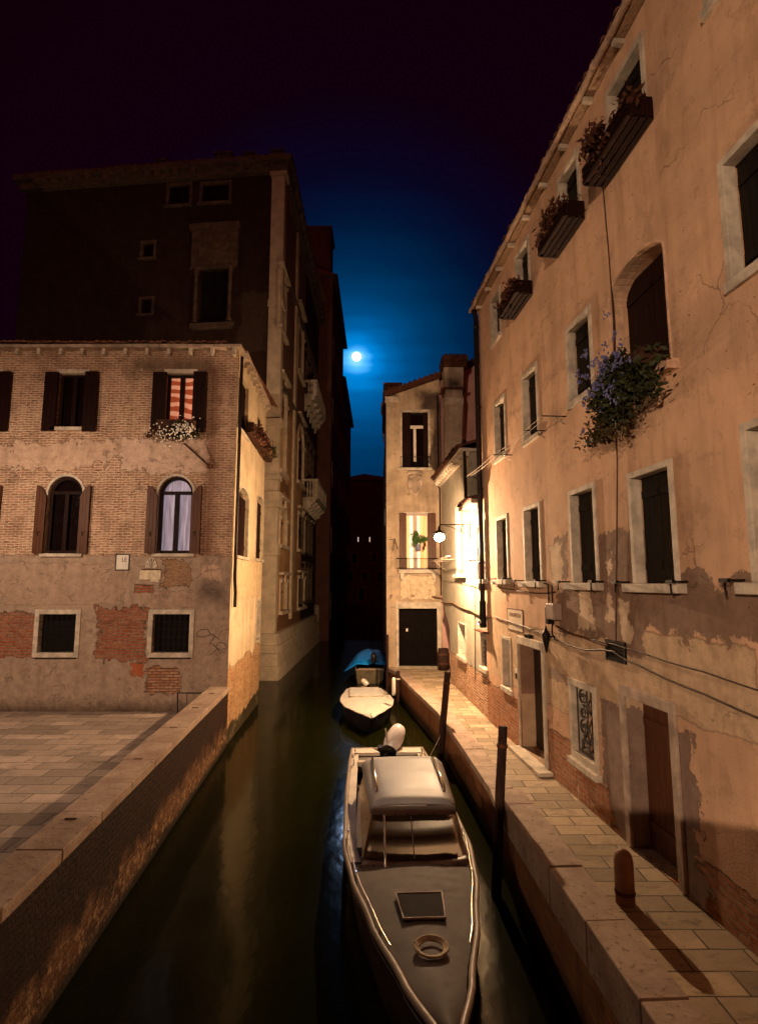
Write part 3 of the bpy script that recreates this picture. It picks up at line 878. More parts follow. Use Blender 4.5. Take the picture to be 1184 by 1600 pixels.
# stone niche and tablet set in the wall
nb = MB()
a = FLf.pix(236, 889); R_ = (FLf.pix(246, 889)[0] - FLf.pix(227, 889)[0]) / 2
cx, cz = FLf.pix(236.5, 889)
pts = [(cx + R_ * math.cos(math.pi * k / 10), cz + .02 + R_ * 1.75 * math.sin(math.pi * k / 10)) for k in range(11)]
nb.prism(pts, -.035, .02)
sh = nb.build('wall_shrine', STONE, LH, FLf, bevel=.01)
mb = MB()
for k in range(1, 6):
    t = math.pi * k / 6
    mb.tube([(cx, -.04, cz + .04), (cx + R_ * .85 * math.cos(t), -.04, cz + .03 + R_ * 1.55 * math.sin(t))], .012, 5)
mb.build('ribs', STONE_D, sh, FLf)
r = rr(FLf, 219, 891, 252, 906)
MB().box(r[0], r[1], -.04, .02, r[2], r[3]).box(r[0] + .3, r[1] - .03, -.03, .02, r[2] - .06, r[2] - .002).build('tablet', simple("pale_tablet", (.66, .55, .40), .8, .25, 9, bump=.02), sh, FLf, bevel=.012)
MB().box(r[0] + .05, r[1] + .0, -.06, .02, r[3] + .002, r[3] + .03).build('ledge', RUST, sh, FLf)

FONT = None
def lettering(text, size, fr, s, z, d, mat, parent, name='lettering', sx=1.0):
    cu = bpy.data.curves.new(name, 'FONT'); cu.body = text; cu.size = size; cu.extrude = .002
    cu.align_x = 'CENTER'; cu.align_y = 'CENTER'
    ob = bpy.data.objects.new(name, cu); C.objects.link(ob)
    dg = bpy.context.evaluated_depsgraph_get()
    me = bpy.data.meshes.new_from_object(ob.evaluated_get(dg))
    bpy.data.objects.remove(ob)
    me.materials.clear(); me.materials.append(mat)
    o = bpy.data.objects.new(name, me); C.objects.link(o)
    M = fr.M @ Matrix.Translation((s, d, z)) @ Matrix.Rotation(math.pi / 2, 4, 'X') @ Matrix.Diagonal((sx, 1, 1, 1))
    place(o, parent, M)
    return o
BLACKP = simple("black_lettering", (.02, .012, .01), .6)
SIGNW = simple("white_sign_plaster", (.74, .68, .60), .7, .08, 5, bump=.003)
r = rr(FLf, 181, 866, 202, 891)
sg = thing('street_sign', 'white painted street sign with black border on the brick house, reading LE', 'sign', FLf)
MB().box(r[0] + .02, r[1] - .02, -.012, .004, r[2] + .02, r[3] - .02).build('panel', SIGNW, sg, FLf)
MB().ring((r[0] - .01, r[1] + .01, r[2] - .01, r[3] + .01), (r[0] + .015, r[1] - .015, r[2] + .015, r[3] - .015), -.016, .004).build('border', BLACKP, sg, FLf)
lettering("LE", .16, FLf, FLf.pix(194.5, 875)[0], FLf.pix(194.5, 875)[1], -.014, BLACKP, sg, sx=.9)
# iron stay sticking out of the wall
st = thing('flag_pole', 'bare slanting pole fixed to the brick wall between the two lit windows', 'pole', FLf)
a, z1 = FLf.pix(295.5, 698, -.05); b, z2 = FLf.pix(323, 731, -.30)
MB().tube([(b, -.12, z2 + .1), (a, -.42, z1)], .028, 8).build('shaft', WOOD_POLE, st, FLf)
MB().box(b - .06, b + .06, -.13, .01, z2 + .04, z2 + .16).build('socket', RUST, st, FLf)

LEAF = simple("dark_leaves", (.028, .032, .010), .7, .4, 9)
LEAF_R = simple("reddish_leaves", (.075, .024, .012), .7, .4, 9)
BLOOM_W = simple("white_petals", (.80, .74, .66), .6, .06, 9)
BLOOM_B = simple("pale_blue_petals", (.11, .11, .27), .6, .2, 9)
POT = simple("terracotta", (.05, .018, .010), .8, .3, 9)
# flower box with white blossoms
g = 'flower boxes on the window sills'
fb = thing('flower_box', 'window box overflowing with white blossoms under the orange-lit window', 'flower box', FLf)
r = rr(FLf, 244, 662, 320, 690)
MB().box(r[0] + .15, r[1] - .2, -.38, -.15, r[2] + .18, r[3] + .02).build('trough', POT, fb, FLf, bevel=.01)
cx = (r[0] + r[1]) / 2; cz = (r[2] + r[3]) / 2
foliage((cx - .02, -.34, cz + .0), ((r[1] - r[0]) / 2 * 1.0, .16, .30), 1500, .035, droop=.35).build('foliage', LEAF, fb, FLf)
foliage((cx - .45, -.40, cz - .12), (.38, .14, .26), 700, .03).build('red_foliage', LEAF_R, fb, FLf)
mb = MB()
for k in range(190):
    x = rnd.choice((rnd.gauss(cx - .28, .16), rnd.gauss(cx + .12, .2), rnd.gauss(cx + .35, .14)))
    zz = cz + rnd.gauss(-.05, .16) - (.1 if x < cx else 0); yy = -.52 + rnd.uniform(-.05, .06)
    s_ = rnd.uniform(.014, .027)
    mb.ellipsoid((x, yy, zz), s_, s_ * .6, s_, 6, 4)
mb.build('blossoms', BLOOM_W, fb, FLf)
# boxes on the canal side
for k, (r, lab, m1) in enumerate(((rr(FLc, 379, 676, 408, 699), 'flower box of rusty red plants high on the canal side of the brick house', LEAF_R),
                                  (rr(FLc, 401, 700, 420, 724), 'bushier dark green flower box at the far end of the brick house side wall', LEAF))):
    fb = thing('flower_box', lab, 'flower box', FLc, g)
    s1 = min(r[1], sEnd - .1)
    MB().box(r[0] + .1, s1 - .1, -.30, -.08, r[2] + .1, r[3] - .05).build('trough', POT, fb, FLc)
    foliage(((r[0] + s1) / 2, -.28, r[3] - .14), ((s1 - r[0]) / 2 * 1.05, .24, .30), 1800, .05, droop=.2).build('foliage', m1, fb, FLc)
    foliage(((r[0] + s1) / 2, -.28, r[3] - .3), ((s1 - r[0]) / 2, .16, .16), 260, .03).build('blossoms', simple('dusty_pink_petals', (.45, .22, .14), .7), fb, FLc)
#PART3
# ------------------------------------------------------------------ TALL PALACE behind the brick house
PH = FPf.pix(433, 258)[1]
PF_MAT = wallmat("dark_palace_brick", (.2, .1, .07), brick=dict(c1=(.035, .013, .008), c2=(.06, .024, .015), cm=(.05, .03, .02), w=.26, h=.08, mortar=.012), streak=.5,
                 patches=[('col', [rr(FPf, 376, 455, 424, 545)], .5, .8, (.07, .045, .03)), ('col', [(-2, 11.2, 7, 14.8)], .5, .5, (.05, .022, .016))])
STONE_SHADED = simple("shaded_palace_stone", (.13, .085, .06), .8, .35, 3, bump=.015)  # darkened copy of the palace stone, for parts out of the lamplight
PALST = simple("palace_pilaster_stone", (.60, .48, .35), .8, .18, 2, bump=.015)
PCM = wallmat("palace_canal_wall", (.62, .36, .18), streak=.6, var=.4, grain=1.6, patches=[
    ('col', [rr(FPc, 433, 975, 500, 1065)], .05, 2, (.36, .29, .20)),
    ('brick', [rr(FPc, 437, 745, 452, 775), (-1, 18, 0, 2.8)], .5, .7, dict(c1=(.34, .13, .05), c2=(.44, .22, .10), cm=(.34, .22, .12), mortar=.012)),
    ('brick', [(-1, 18, 13.0, 25)], 1.2, .5, dict(c1=(.24, .10, .05), c2=(.32, .16, .09), cm=(.28, .18, .12), mortar=.012)), ('col', [(8.9, 30, -2, 40)], .15, 1, (.035, .014, .010))])  # last patch: shade past the end house's shadow edge, painted as dark colour
PAL = thing('palace', 'tall dark old palace with stone corner pilaster, arched windows and balconies left of the canal', 'palace', Frame(PC.x, PC.y, 1, 0))
CL = 17.0
fw = FPf.rect(312, 355, 422, 506); fw_b = FPf.rect(255, 306, 285, 326)
fhol = [(fw[0], fw[1], fw[2], fw[3])]
sm_w = [FPf.rect(219, 244, 376, 404), FPf.rect(217, 241, 464, 492)]
up_w = [FPf.rect(260, 300, 286, 322), FPf.rect(312, 362, 284, 318)]
fhol += [hole_of(r, .1) for r in sm_w] + [hole_of(r, .1) for r in up_w]
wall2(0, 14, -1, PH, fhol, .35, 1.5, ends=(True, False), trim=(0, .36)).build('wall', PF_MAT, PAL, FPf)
bays = []
def bay(xl, xr, yt, yb, arch=0):
    r = FPc.rect(xl, xr, yt, yb)
    return (*r, r[3] - arch * (r[1] - r[0]) / 2) if arch else r
b_def = [bay(437.5, 446, 425, 512), bay(437, 446.5, 592, 735, 1.0), bay(437, 447, 790, 851, .7), bay(437, 446.5, 910, 955),
         bay(465, 474.5, 803, 858), bay(465, 474.5, 904, 949), bay(465, 474, 655, 752, 1.0), bay(465.5, 473.5, 480, 580, 1.0)]
s_far = [(9.6, 10.7), (11.4, 12.5), (13.2, 14.3)]
far_h = []
for a, b in s_far:
    far_h += [(a, b, 10.0, 13.6, 13.0), (a, b, 16.4, 19.4, 18.9), (a, b, 3.2, 5.2), (a, b, 6.3, 8.4)]
holes = b_def + far_h
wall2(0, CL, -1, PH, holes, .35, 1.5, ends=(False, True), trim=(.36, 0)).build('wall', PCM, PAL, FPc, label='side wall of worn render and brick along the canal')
def pal_window(r, fr, par, orn=True):
    a, b, c, d = r[:4]; sp = r[4] if len(r) > 4 else None
    if sp: w = arch_ring(MB(), a + .003, b - .003, c, sp, d - .003, .20, -.07, .1)
    else: w = MB().ring((a - .2, b + .2, c - .0, d + .2), (a + .003, b - .003, c, d - .003), -.07, .1)
    w.box(a - .3, b + .3, -.2, .1, c - .18, c - .002)
    if orn:
        w.box(a - .3, b + .3, -.22, .1, d + .36, d + .5)
        w.box(a - .17, a + .0, -.14, -.07, (sp or d) - .02, (sp or d) + .14); w.box(b, b + .17, -.14, -.07, (sp or d) - .02, (sp or d) + .14)
        w.prism([((a + b) / 2 - .10, d - .02), ((a + b) / 2 + .10, d - .02), ((a + b) / 2 + .15, d + .36), ((a + b) / 2 - .15, d + .36)], -.16, -.07)
    w = w.build('window', STONE_SHADED if r[0] > 9 else PALST, par, fr, bevel=.01)  # far windows take the darkened stone, shade put into the colour
    MB().box(a, b, .22, .24, c, d).build('pane', GLASS_D, w, fr)
    mb = MB(); mb.box((a + b) / 2 - .04, (a + b) / 2 + .04, .15, .20, c, d - .05); mb.box(a, b, .155, .195, c + (d - c) * .62, c + (d - c) * .62 + .06)
    mb.build('casement', WOOD_D, w, fr)
for r in b_def + far_h: pal_window(r, FPc, PAL)
# big front window with columns
a, b, c, d = fw
w = MB()
pass
zt = FPf.pix(333, 352)[1]
w.box(a - .5, b + .5, -.12, .03, d + .12, zt - .25); w.box(a - .6, b + .6, -.28, .03, zt - .25, zt); w.box(a - .5, b + .5, -.2, .03, d + .0, d + .12)
w.box(a - .1, b + .1, -.17, -.12, d + .3, zt - .6)
w = w.build('window', STONE_SHADED, PAL, FPf, bevel=.015)
MB().box(a - .42, b + .42, -.15, .1, c - .22, c - .003).box(a - .30, b + .30, -.2, .1, c - .34, c - .22).build('sill', STONE_SHADED, w, FPf, bevel=.015)
for xx in (a - .17, b + .17):
    MB().lathe([(.15, c), (.15, c + .12), (.11, c + .18), (.095, d - .35), (.13, d - .3), (.11, d - .25), (.17, d - .05), (.17, d)], (xx, -.12, 0), 12).build('column', STONE_SHADED, w, FPf)
MB().box(a, b, .22, .24, c, d).build('pane', DARK, w, FPf)
MB().box(a, b, .12, .18, c + (d - c) * .64, c + (d - c) * .64 + .07).box(a, b, .12, .18, c + (d - c) * .12, c + (d - c) * .12 + .07).box((a + b) / 2 - .04, (a + b) / 2 + .04, .125, .175, c, d).build('casement', WOOD_D, w, FPf)
for r in sm_w + up_w: window(PAL, FPf, r, .14, .2, closed=WOOD_D, mat=STONE_SHADED, sill_out=.16)
# corner pilaster in stages, string courses, plinth
s0 = FPf.pix(412, 800)[0]; s1 = 14.0
stages = [(1058, 1040, .42), (1040, 1020, .34), (1020, 1008, .40), (1008, 990, .28), (990, 868, .12), (868, 850, .18), (850, 793, .12), (793, 768, .22),
          (768, 750, .10), (750, 742, .20), (742, 665, .12), (665, 655, .24), (655, 480, .12), (480, 470, .18), (470, 278, .12), (278, 262, .25)]
w1_ = MB(); w2_ = MB()
for y0, y1, p in stages:
    za = FPf.pix(424, y0)[1] if y0 != 1058 else -1; zb = FPf.pix(424, y1)[1]
    w1_.box(s0 - (p - .12) * .6, s1 + p, -p, .02, za, zb - .004)
    L = .42 + (p - .12)
    if p > .25 and y0 > 980: L = CL
    w2_.box(.003, L, -p, .02, za, zb - .006)
w1_.build('corner_pilaster', PALST, PAL, FPf, bevel=.015)
w2_.build('corner_pilaster', PALST, PAL, FPc, bevel=.015, label='stepped stone plinth and pilaster facing the canal')
mb = MB()
for yy, p, h in ((772, .30, .32), (590, .26, .3), (402, .26, .3)):
    z = FPf.pix(433, yy)[1]
    if yy != 772: mb.box(.46, CL, -p * .6, .02, z - h * .5, z)
    for bb in (b_def[0], ): pass
mb.build('string_course', STONE_SHADED, PAL, FPc, bevel=.012)
for ss in (4.6,): 
    MB().box(ss, ss + .55, -.12, .02, 2.4, PH - .6).build('pilaster', PALST, PAL, FPc, bevel=.012)
# cornice
MB().box(-.5, 14.55, -.55, .3, PH - .12, PH + .18).box(-.3, 14.35, -.3, .02, PH - .5, PH - .12).build('cornice', STONE_SHADED, PAL, FPf, bevel=.02)
MB().box(.31, CL, -.55, .3, PH - .11, PH + .17).box(.05, CL, -.3, .02, PH - .49, PH - .11).build('cornice', STONE_SHADED, PAL, FPc, bevel=.02)
for k in range(14): MB().box(.7 + k * .95, 1.0 + k * .95, -.50, -.3, PH - .36, PH - .13).build('modillion', STONE_SHADED, PAL, FPf)
for k in range(17): MB().box(.8 + k * .95, 1.1 + k * .95, -.50, -.3, PH - .36, PH - .12).build('modillion', STONE_SHADED, PAL, FPc)
mb = MB(); tile_rows(mb, 0, 14.3, -.5, 1.5, PH + .18, .5, .34, .15); mb.box(0, 13.6, .3, 14, PH, PH + .3)
mb.build('roof', TILE, PAL, FPf)
for px_, s_ in ((330, .8), (376, .45), (420, .5), (237, .4)):
    a_ = FPf.pix(px_, 245)[0]
    MB().box(a_, a_ + s_, .6, 1.1, PH + .25, PH + 1.1 + s_ * .4).box(a_ - .1, a_ + s_ + .1, .5, 1.2, PH + 1.0 + s_ * .4 + .1, PH + 1.2 + s_ * .4).build('chimney', STONE_SHADED, PAL, FPf)
# balconies on the canal side
def balcony(s0, s1, ztop, zbot, out, par, fr, posts=True):
    bl = MB(); bl.box(s0, s1, -out, 0, zbot - .14, zbot).box(s0 - .06, s1 + .06, -out - .06, 0, zbot - .04, zbot + .0)
    bl = bl.build('balcony', STONE, par, fr, bevel=.012)
    MB().box(s0 - .02, s1 + .02, -out - .03, -out + .17, ztop - .14, ztop).box(s0 - .02, s0 + .18, -out + .17, 0, ztop - .14, ztop).box(s1 - .18, s1 + .02, -out + .17, 0, ztop - .14, ztop).build('top_rail', STONE, bl, fr, bevel=.01)
    prof = [(.035, zbot), (.06, zbot + .05), (.035, zbot + .12), (.075, zbot + (ztop - zbot) * .38), (.03, zbot + (ztop - zbot) * .62), (.055, ztop - .2), (.04, ztop - .14)]
    n = 3
    for k in range(n): MB().lathe(prof, (s0 + .08, -out + .32 + k * (out - .45) / n, 0), 10).build('baluster', STONE, bl, fr)
    m = int((s1 - s0) / .34)
    for k in range(m): MB().lathe(prof, (s0 + .2 + (k + .5) * (s1 - s0 - .4) / m, -out + .08, 0), 10).build('baluster', STONE, bl, fr)
    for q0, q1 in ((s0 - .01, s0 + .2), (s1 - .2, s1 + .01)): MB().box(q0, q1, -out - .02, -out + .25, zbot, ztop - .14).build('corner_post', STONE, bl, fr, bevel=.01)
    k = int((s1 - s0) / 1.4)
    for j in range(k + 1):
        x = s0 + .12 + j * (s1 - s0 - .24) / k
        pts = [(0, -.05), (-out + .12, -.05), (-out + .12, -.22), (-out * .62, -.34), (-out * .52, -.62), (-out * .25, -.66), (-out * .16, -1.0), (0, -1.05)]
        mb = MB(); v = [(x - .12, p[0], zbot - .1 + p[1]) for p in pts] + [(x + .12, p[0], zbot - .1 + p[1]) for p in pts]
        N_ = len(pts)
        mb.add(v, [tuple(range(N_)), tuple(range(2 * N_ - 1, N_ - 1, -1))] + [((i + 1) % N_, i, i + N_, (i + 1) % N_ + N_) for i in range(N_)])
        mb.build('corbel', STONE, bl, fr, bevel=.015)
def zat(px, py, Y): return at_y(px, py, Y).z
balcony(9.2, 15.0, zat(486, 748, 35.2), zat(486, 777, 35.2), .95, PAL, FPc)
balcony(9.2, 15.0, zat(486, 593, 35.2), zat(486, 615, 35.2), .8, PAL, FPc)

# ------------------------------------------------------------------ darker houses further along the left bank
FARM = wallmat("dim_far_wall", (.16, .07, .05), streak=.4, var=.3)
def block(lab, x0, x1, y0, y1, h, name='canal_house', mat=FARM, floors=5, roofh=.9, cat='house', group=None):
    t = thing(name, lab, cat, Frame(x1, y0, 1, 0), group)
    fr = Frame(x1, y0, 0, 1)
    L = y1 - y0; n = max(2, int(L / 3.2)); hs = []
    for f in range(floors):
        zb = 1.6 + f * (h - 3) / floors
        for k in range(n):
            c = (k + .5) * L / n
            hs.append((c - .5, c + .5, zb, min(zb + 1.9, h - .6)))
    wall2(0, L, -1, h, hs, .3, 1.0, ends=(False, True), trim=(.35, 0)).build('wall', mat, t, fr)
    MB().box(x0 - x1, -.36, 0, .35, -1, h).box(-.36, 0, 0, .02, -1, h).build('end_wall', mat, t)
    for q in hs:
        w = MB().ring((q[0] - .14, q[1] + .14, q[2] - .14, q[3] + .14), q, -.05, .08).build('window', STONE_D, t, fr)
        MB().box(q[0], q[1], .15, .17, q[2], q[3]).build('shutter', WOOD_D, w, fr)
    mb = MB(); v = [(x0 - x1, -.4, h), (.45, -.4, h), (.45, L + .3, h), (x0 - x1, L + .3, h), (-(x1 - x0) / 2, -.1, h + roofh + .8), (-(x1 - x0) / 2, L, h + roofh + .8)]
    mb.add(v, [(0, 3, 2, 1), (0, 1, 4), (1, 2, 5, 4), (2, 3, 5), (3, 0, 4, 5)])
    tile_rows(MB(), 0, 1, 0, 1, 0, 0)
    mb.build('roof', TILE, t)
    return t, fr
P2h = zat(523, 470, 47)
t2, f2 = block('dark tall house with a square rooftop turret, next beyond the palace', -12, -3.82, 43.05, 57, P2h)
MB().box(-3.0, -.25, .3, 3, P2h, zat(500, 354, 43)).box(-3.15, -.1, .15, 3.1, zat(500, 354, 43), zat(500, 354, 43) + .25).build('turret', FARM, t2)
t3, f3 = block('shadowed house under the moon at the far end of the left row', -12, -3.95, 57.1, 76, zat(545, 640, 68), floors=4)
MB().box(-1.4, -.7, 5, 6, zat(545, 640, 68), zat(540, 607, 62)).build('chimney', FARM, t3)
# house closing the canal
FY = 100.0
t4 = thing('far_house', 'black silhouetted house with low gable and chimney closing the canal', 'house', Frame(-2, FY, 1, 0))
ff = Frame(-2, FY, 1, 0)
h4 = zat(575, 750, FY); pk = zat(569, 741, FY)
qw = [(-1.6, -.6, 1.4, 3.6), (1.6, 2.6, 4.6, 6.4), (-3.6, -2.6, 4.6, 6.4), (-1.0, 0, 4.6, 6.4), (-3.0, -2.0, 8, 9.8), (.6, 1.6, 8, 9.8)]
wall2(-14, 16, -1, h4, qw, .3, 8, ends=(True, True)).build('wall', FARM, t4, ff)
MB().prism([(-6, h4), (16, h4 - .2), (3.5, h4 + .4), (at_y(569, 741, FY).x + 2, pk)], -.4, 8).build('roof', TILE, t4, ff)
cxx = at_y(590, 742, FY).x + 2
MB().box(cxx - .35, cxx + .35, 1, 1.7, h4 - .5, zat(590, 742, FY)).build('chimney', FARM, t4, ff)
LITW = emit("far_lit_window", (1, .75, .55), .5)
for q in qw:
    w = MB().ring((q[0] - .15, q[1] + .15, q[2] - .15, q[3] + .15), q, -.05, .08).build('window', STONE_D, t4, ff)
    MB().box(q[0], q[1], .15, .17, q[2], q[3]).build('pane', GLASS_D, w, ff)
for px_ in (559.5, 577.5):
    p = at_y(px_, 843, FY)
    w = MB().ring((p.x + 2 - .16, p.x + 2 + .16, p.z - .5, p.z + .5), (p.x + 2 - .09, p.x + 2 + .09, p.z - .42, p.z + .42), -.06, .02).build('window', WOOD_D, t4, ff)
    MB().box(p.x + 2 - .09, p.x + 2 + .09, -.03, -.01, p.z - .42, p.z + .42).build('pane', LITW, w, ff)
struct(MB().box(-40, 40, FY - 6, FY + 20, -1, .5).build('far_quay', FARM))
ground_m = FARM
o = MB().box(-60, -4.9, 16.9, 300, -1, -.02).build('ground', FARM); struct(o)
o = MB().box(3.6, 60, -5, 300, -1, .06).build('ground', FARM); struct(o)

# ------------------------------------------------------------------ END HOUSE with the double door
EM = wallmat("stained_pale_render", (.52, .39, .27), var=.38, streak=.5, grain=1.6, chip=(2.3, .61, (.30, .19, .13)), patches=[
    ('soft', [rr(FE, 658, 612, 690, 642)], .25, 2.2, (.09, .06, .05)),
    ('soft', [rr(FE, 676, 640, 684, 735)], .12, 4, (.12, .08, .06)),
    ('col', [rr(FE, 626, 900, 678, 938)], .22, 2.2, (.66, .52, .36))])
EH = thing('end_house', 'narrow pale house with sloping roofline and black double door ending the walkway', 'house', FE)
eL, eR = 0.0, FE.pix(690, 900)[0]
z_l = FE.pix(606, 620)[1]; z_r = FE.pix(691, 592)[1]
ew2 = FE.rect(625, 672, 640, 731); ew1 = FE.rect(633, 670, 803, 890); ed = FE.rect(623, 683, 951, 1043)
ed = (ed[0], ed[1], .9, ed[3])
mb = wall2(eL, eR, -1, z_l - .02, [hole_of(ew2, .08), ew1, (ed[0], ed[1], .9, ed[3])], .3, 1.0, ends=(True, True))
mb.prism([(eL, z_l - .02), (eR, z_l - .02), (eR, z_r)], 0, 1.3)
mb.build('wall', EM, EH, FE)
FEs = Frame(xE, 60, 0, -1)
wall2(0, 60 - yE - 1.35, -1, z_l - .1, [], .3, 3.0, ends=(False, False)).build('side_wall', FARM, EH, FEs)
w, inn = window(EH, FE, ew2, .09, .22, closed=None, pane=GLASS_D, sillw=.12)
MB().box(inn[0], inn[0] + .36, .10, .15, inn[2], inn[3]).build('shutter', WOOD_D, w, FE)
MB().box(inn[1] - .2, inn[1], .10, .15, inn[2], inn[3]).build('shutter', WOOD_D, w, FE)
xa, za = FE.pix(641, 663.5); xb, zb = FE.pix(662, 668)
xc, zc = FE.pix(646, 668); xd, zd = FE.pix(650.5, 720)
MB().box(xa, xb, .12, .17, zb, za).box(xc, xd, .12, .17, zd, zb).build('mullion', WHITE, w, FE)
def juliet(fr, par, s0, s1, z0, z1, out=.22, n=16):
    mb = MB()
    mb.tube([(s0, .0, z1), (s0, -out, z1), (s1, -out, z1), (s1, 0, z1)], .012, 5)
    mb.tube([(s0, .0, z0), (s0, -out, z0), (s1, -out, z0), (s1, 0, z0)], .012, 5)
    for k in range(n + 1):
        x = s0 + (s1 - s0) * k / n
        mb.tube([(x, -out, z0), (x, -out, z1)], .007, 4)
    return mb.build('railing', IRON, par, fr)
juliet(FE, w, ew2[0] + .02, ew2[1] - .02, ew2[2] + .03, FE.pix(650, 714)[1], .08)
# lit first-floor window
CURT = Mt("lit_orange_curtain")
_n = CURT.noise(5, 2, .5, vec=CURT.scl(7, 7, .1))
_c = CURT.mix(CURT.rng(_n, .3, .7), (.62, .26, .08), (1.0, .58, .25))
CURT.put(CURT.bsdf.inputs['Emission Color'], _c); CURT.bsdf.inputs['Emission Strength'].default_value = .62
CURT = CURT.done(_c, .7)
LACE = emit("lit_white_curtain", (1.0, .80, .58), .75)
a, b, c, d = ew1
w = MB().ring((a - .08, b + .08, c, d + .08), (a, b, c, d - .002), -.03, .12)
w = w.build('window', STONE, EH, FE, bevel=.01)
MB().box(a - .30, b + .30, -.22, .12, c - .16, c - .002).build('sill', STONE, w, FE, bevel=.01)
mid = FE.pix(649, 850)[0]
MB().ring((a, b, c, d), inset((a, b, c, d), .06), .12, .18).box(mid - .06, mid + .06, .11, .185, c + .06, d - .06).build('casement', simple('pale_window_wood', (.45, .36, .36), .5, .1), w, FE)
MB().box(a + .06, mid, .205, .22, c + .06, d - .06).box(mid, b - .06, .205, .22, c + .06, d - .06).build('curtain', CURT, w, FE)
MB().box(mid - .24, mid - .10, .195, .204, c + .06, d - .06).box(mid + .10, mid + .2, .195, .204, c + .06, d - .06).build('curtain', LACE, w, FE)
x0, _ = FE.pix(624, 850); x1, _ = FE.pix(681, 850)
leaf_mb((x0, a + .05, c, d + .03), -.09, .045).build('shutter', WOOD_B, w, FE)
leaf_mb((b - .05, x1, c, d + .03), -.09, .045).build('shutter', WOOD_B, w, FE)
juliet(FE, w, FE.pix(619, 880)[0], FE.pix(683, 880)[0], c + .05, FE.pix(650, 873)[1], .34, 20)
for xx in (a - .2, b + .12): MB().prism([(xx, c - .42), (xx + .12, c - .42), (xx + .14, c - .16), (xx - .02, c - .16)], -.18, .0).build('bracket', STONE, w, FE, bevel=.01)
pl = thing('hanging_plant', 'bushy green plant hanging in the curtained lit window above the double door', 'plant', FE)
x0, z0 = FE.pix(651, 843)
foliage((x0 + .02, -.22, z0 + .05), (.40, .14, .30), 1100, .05, droop=.25).build('foliage', simple('fresh_leaves', (.06, .12, .025), .6, .3, 9), pl, FE)
MB().lathe([(.02, z0 - .52), (.09, z0 - .5), (.11, z0 - .25), (.12, z0 - .22)], (x0 + .05, -.2, 0), 12).build('pot', simple('blue_grey_pot', (.22, .22, .34), .4, .1), pl, FE)
foliage((x0 + .28, -.24, z0 - .35), (.10, .08, .26), 160, .035).build('trailing_stem', LEAF_R, pl, FE)
# door
D = MB().ring((ed[0] - .12, ed[1] + .16, .9, ed[3] + .26), (ed[0], ed[1], .9, ed[3]), -.06, .2).build('door', STONE, EH, FE, bevel=.012)
BLK = simple("black_green_door", (.004, .002, .0015), .75, .3, 4, spec=.08, stretch=(8, 8, .8))
md = (ed[0] + ed[1]) / 2
for x0, x1 in ((ed[0] + .005, md - .004), (md + .004, ed[1] - .005)):
    mb = MB(); mb.box(x0, x1, .20, .26, .93, ed[3])
    for z0, z1 in ((1.05, 1.75), (1.85, 2.6), (2.7, ed[3] - .1)): mb.ring((x0 + .1, x1 - .1, z0, z1), (x0 + .14, x1 - .14, z0 + .04, z1 - .04), .18, .20)
    lf = mb.build('door_leaf', BLK, D, FE, bevel=.004)
x_, z_ = FE.pix(636, 985)
MB().box(x_ - .035, x_ + .035, .17, .185, z_ - .06, z_ + .06).build('door_plate', SIGNW, D, FE)
MB().box(ed[0] - .2, ed[1] + .25, -.35, .28, .905, .93).build('threshold', STONE, D, FE, bevel=.008)
for yy in (788, 948, 900):
    z = FE.pix(615, yy)[1]; MB().box(eL - .02, FE.pix(621, yy)[0], -.03, .01, z - .03, z + .01).build('string_course', STONE_D, EH, FE)
# stone shield in relief
xs, zs = FE.pix(648.5, 760)
sp = [(-.30, .42), (-.34, .1), (-.28, -.2), (0, -.52), (.28, -.2), (.34, .1), (.30, .42), (0, .52)]
cr_ = MB().prism([(xs + p[0], zs + p[1]) for p in sp[::-1]][::-1], -.13, .01)
cr_.prism([(xs + p[0] * 1.25, zs + .52 + abs(p[1]) * .12) for p in [(-.3, 0), (.3, 0), (.24, 1.2), (-.24, 1.2)]], -.09, .01)
cr_ = cr_.build('stone_crest', STONE_D, EH, FE, bevel=.03)
MB().tube([(xs - .25, -.14, zs + .3), (xs - .1, -.16, zs + .2), (xs, -.16, zs - .1), (xs + .1, -.16, zs + .2), (xs + .25, -.14, zs + .3)], .04, 6).tube([(xs - .2, -.14, zs - .1), (xs, -.16, zs - .3), (xs + .2, -.14, zs - .1)], .035, 6).build('scrollwork', STONE_D, cr_, FE)
# gable roof edge
RT = simple("roof_edge_tiles", (.085, .03, .018), .85, .4, 5, bump=.02)
def slope_roof(par, fr, x0, z0, x1, z1, y0, y1, th=.16, nm='roof'):
    mb = MB(); mb.prism([(x0, z0), (x1, z1), (x1, z1 + th), (x0, z0 + th)], y0, y1)
    n = int((x1 - x0) / .22)
    for k in range(n + 1):
        t = k / n; mb.tube([(x0 + (x1 - x0) * t, y0 - .02, z0 + (z1 - z0) * t + th), (x0 + (x1 - x0) * t, y1, z0 + (z1 - z0) * t + th)], .06, 6)
    return mb.build(nm, RT, par, fr)
xr0, zr0 = FE.pix(600, 620); xr1, zr1 = FE.pix(696, 590)
slope_roof(EH, FE, xr0, zr0 - .02, eR + .05, zr1, -.22, 6, .2)
MB().box(FE.pix(601, 600)[0], eL + .55, -.1, .2, FE.pix(603, 628)[1], FE.pix(603, 620)[1]).build('cornice', STONE, EH, FE, bevel=.02)
x0, z1 = FE.pix(600, 595); x1, z0 = FE.pix(629, 622)
MB().box(x0 + .03, x1 - .05, .3, .9, z0, z1 - .1).box(x0 - .03, x1, .22, .98, z1 - .12, z1 + .02).build('chimney', RUST, EH, FE, bevel=.01)
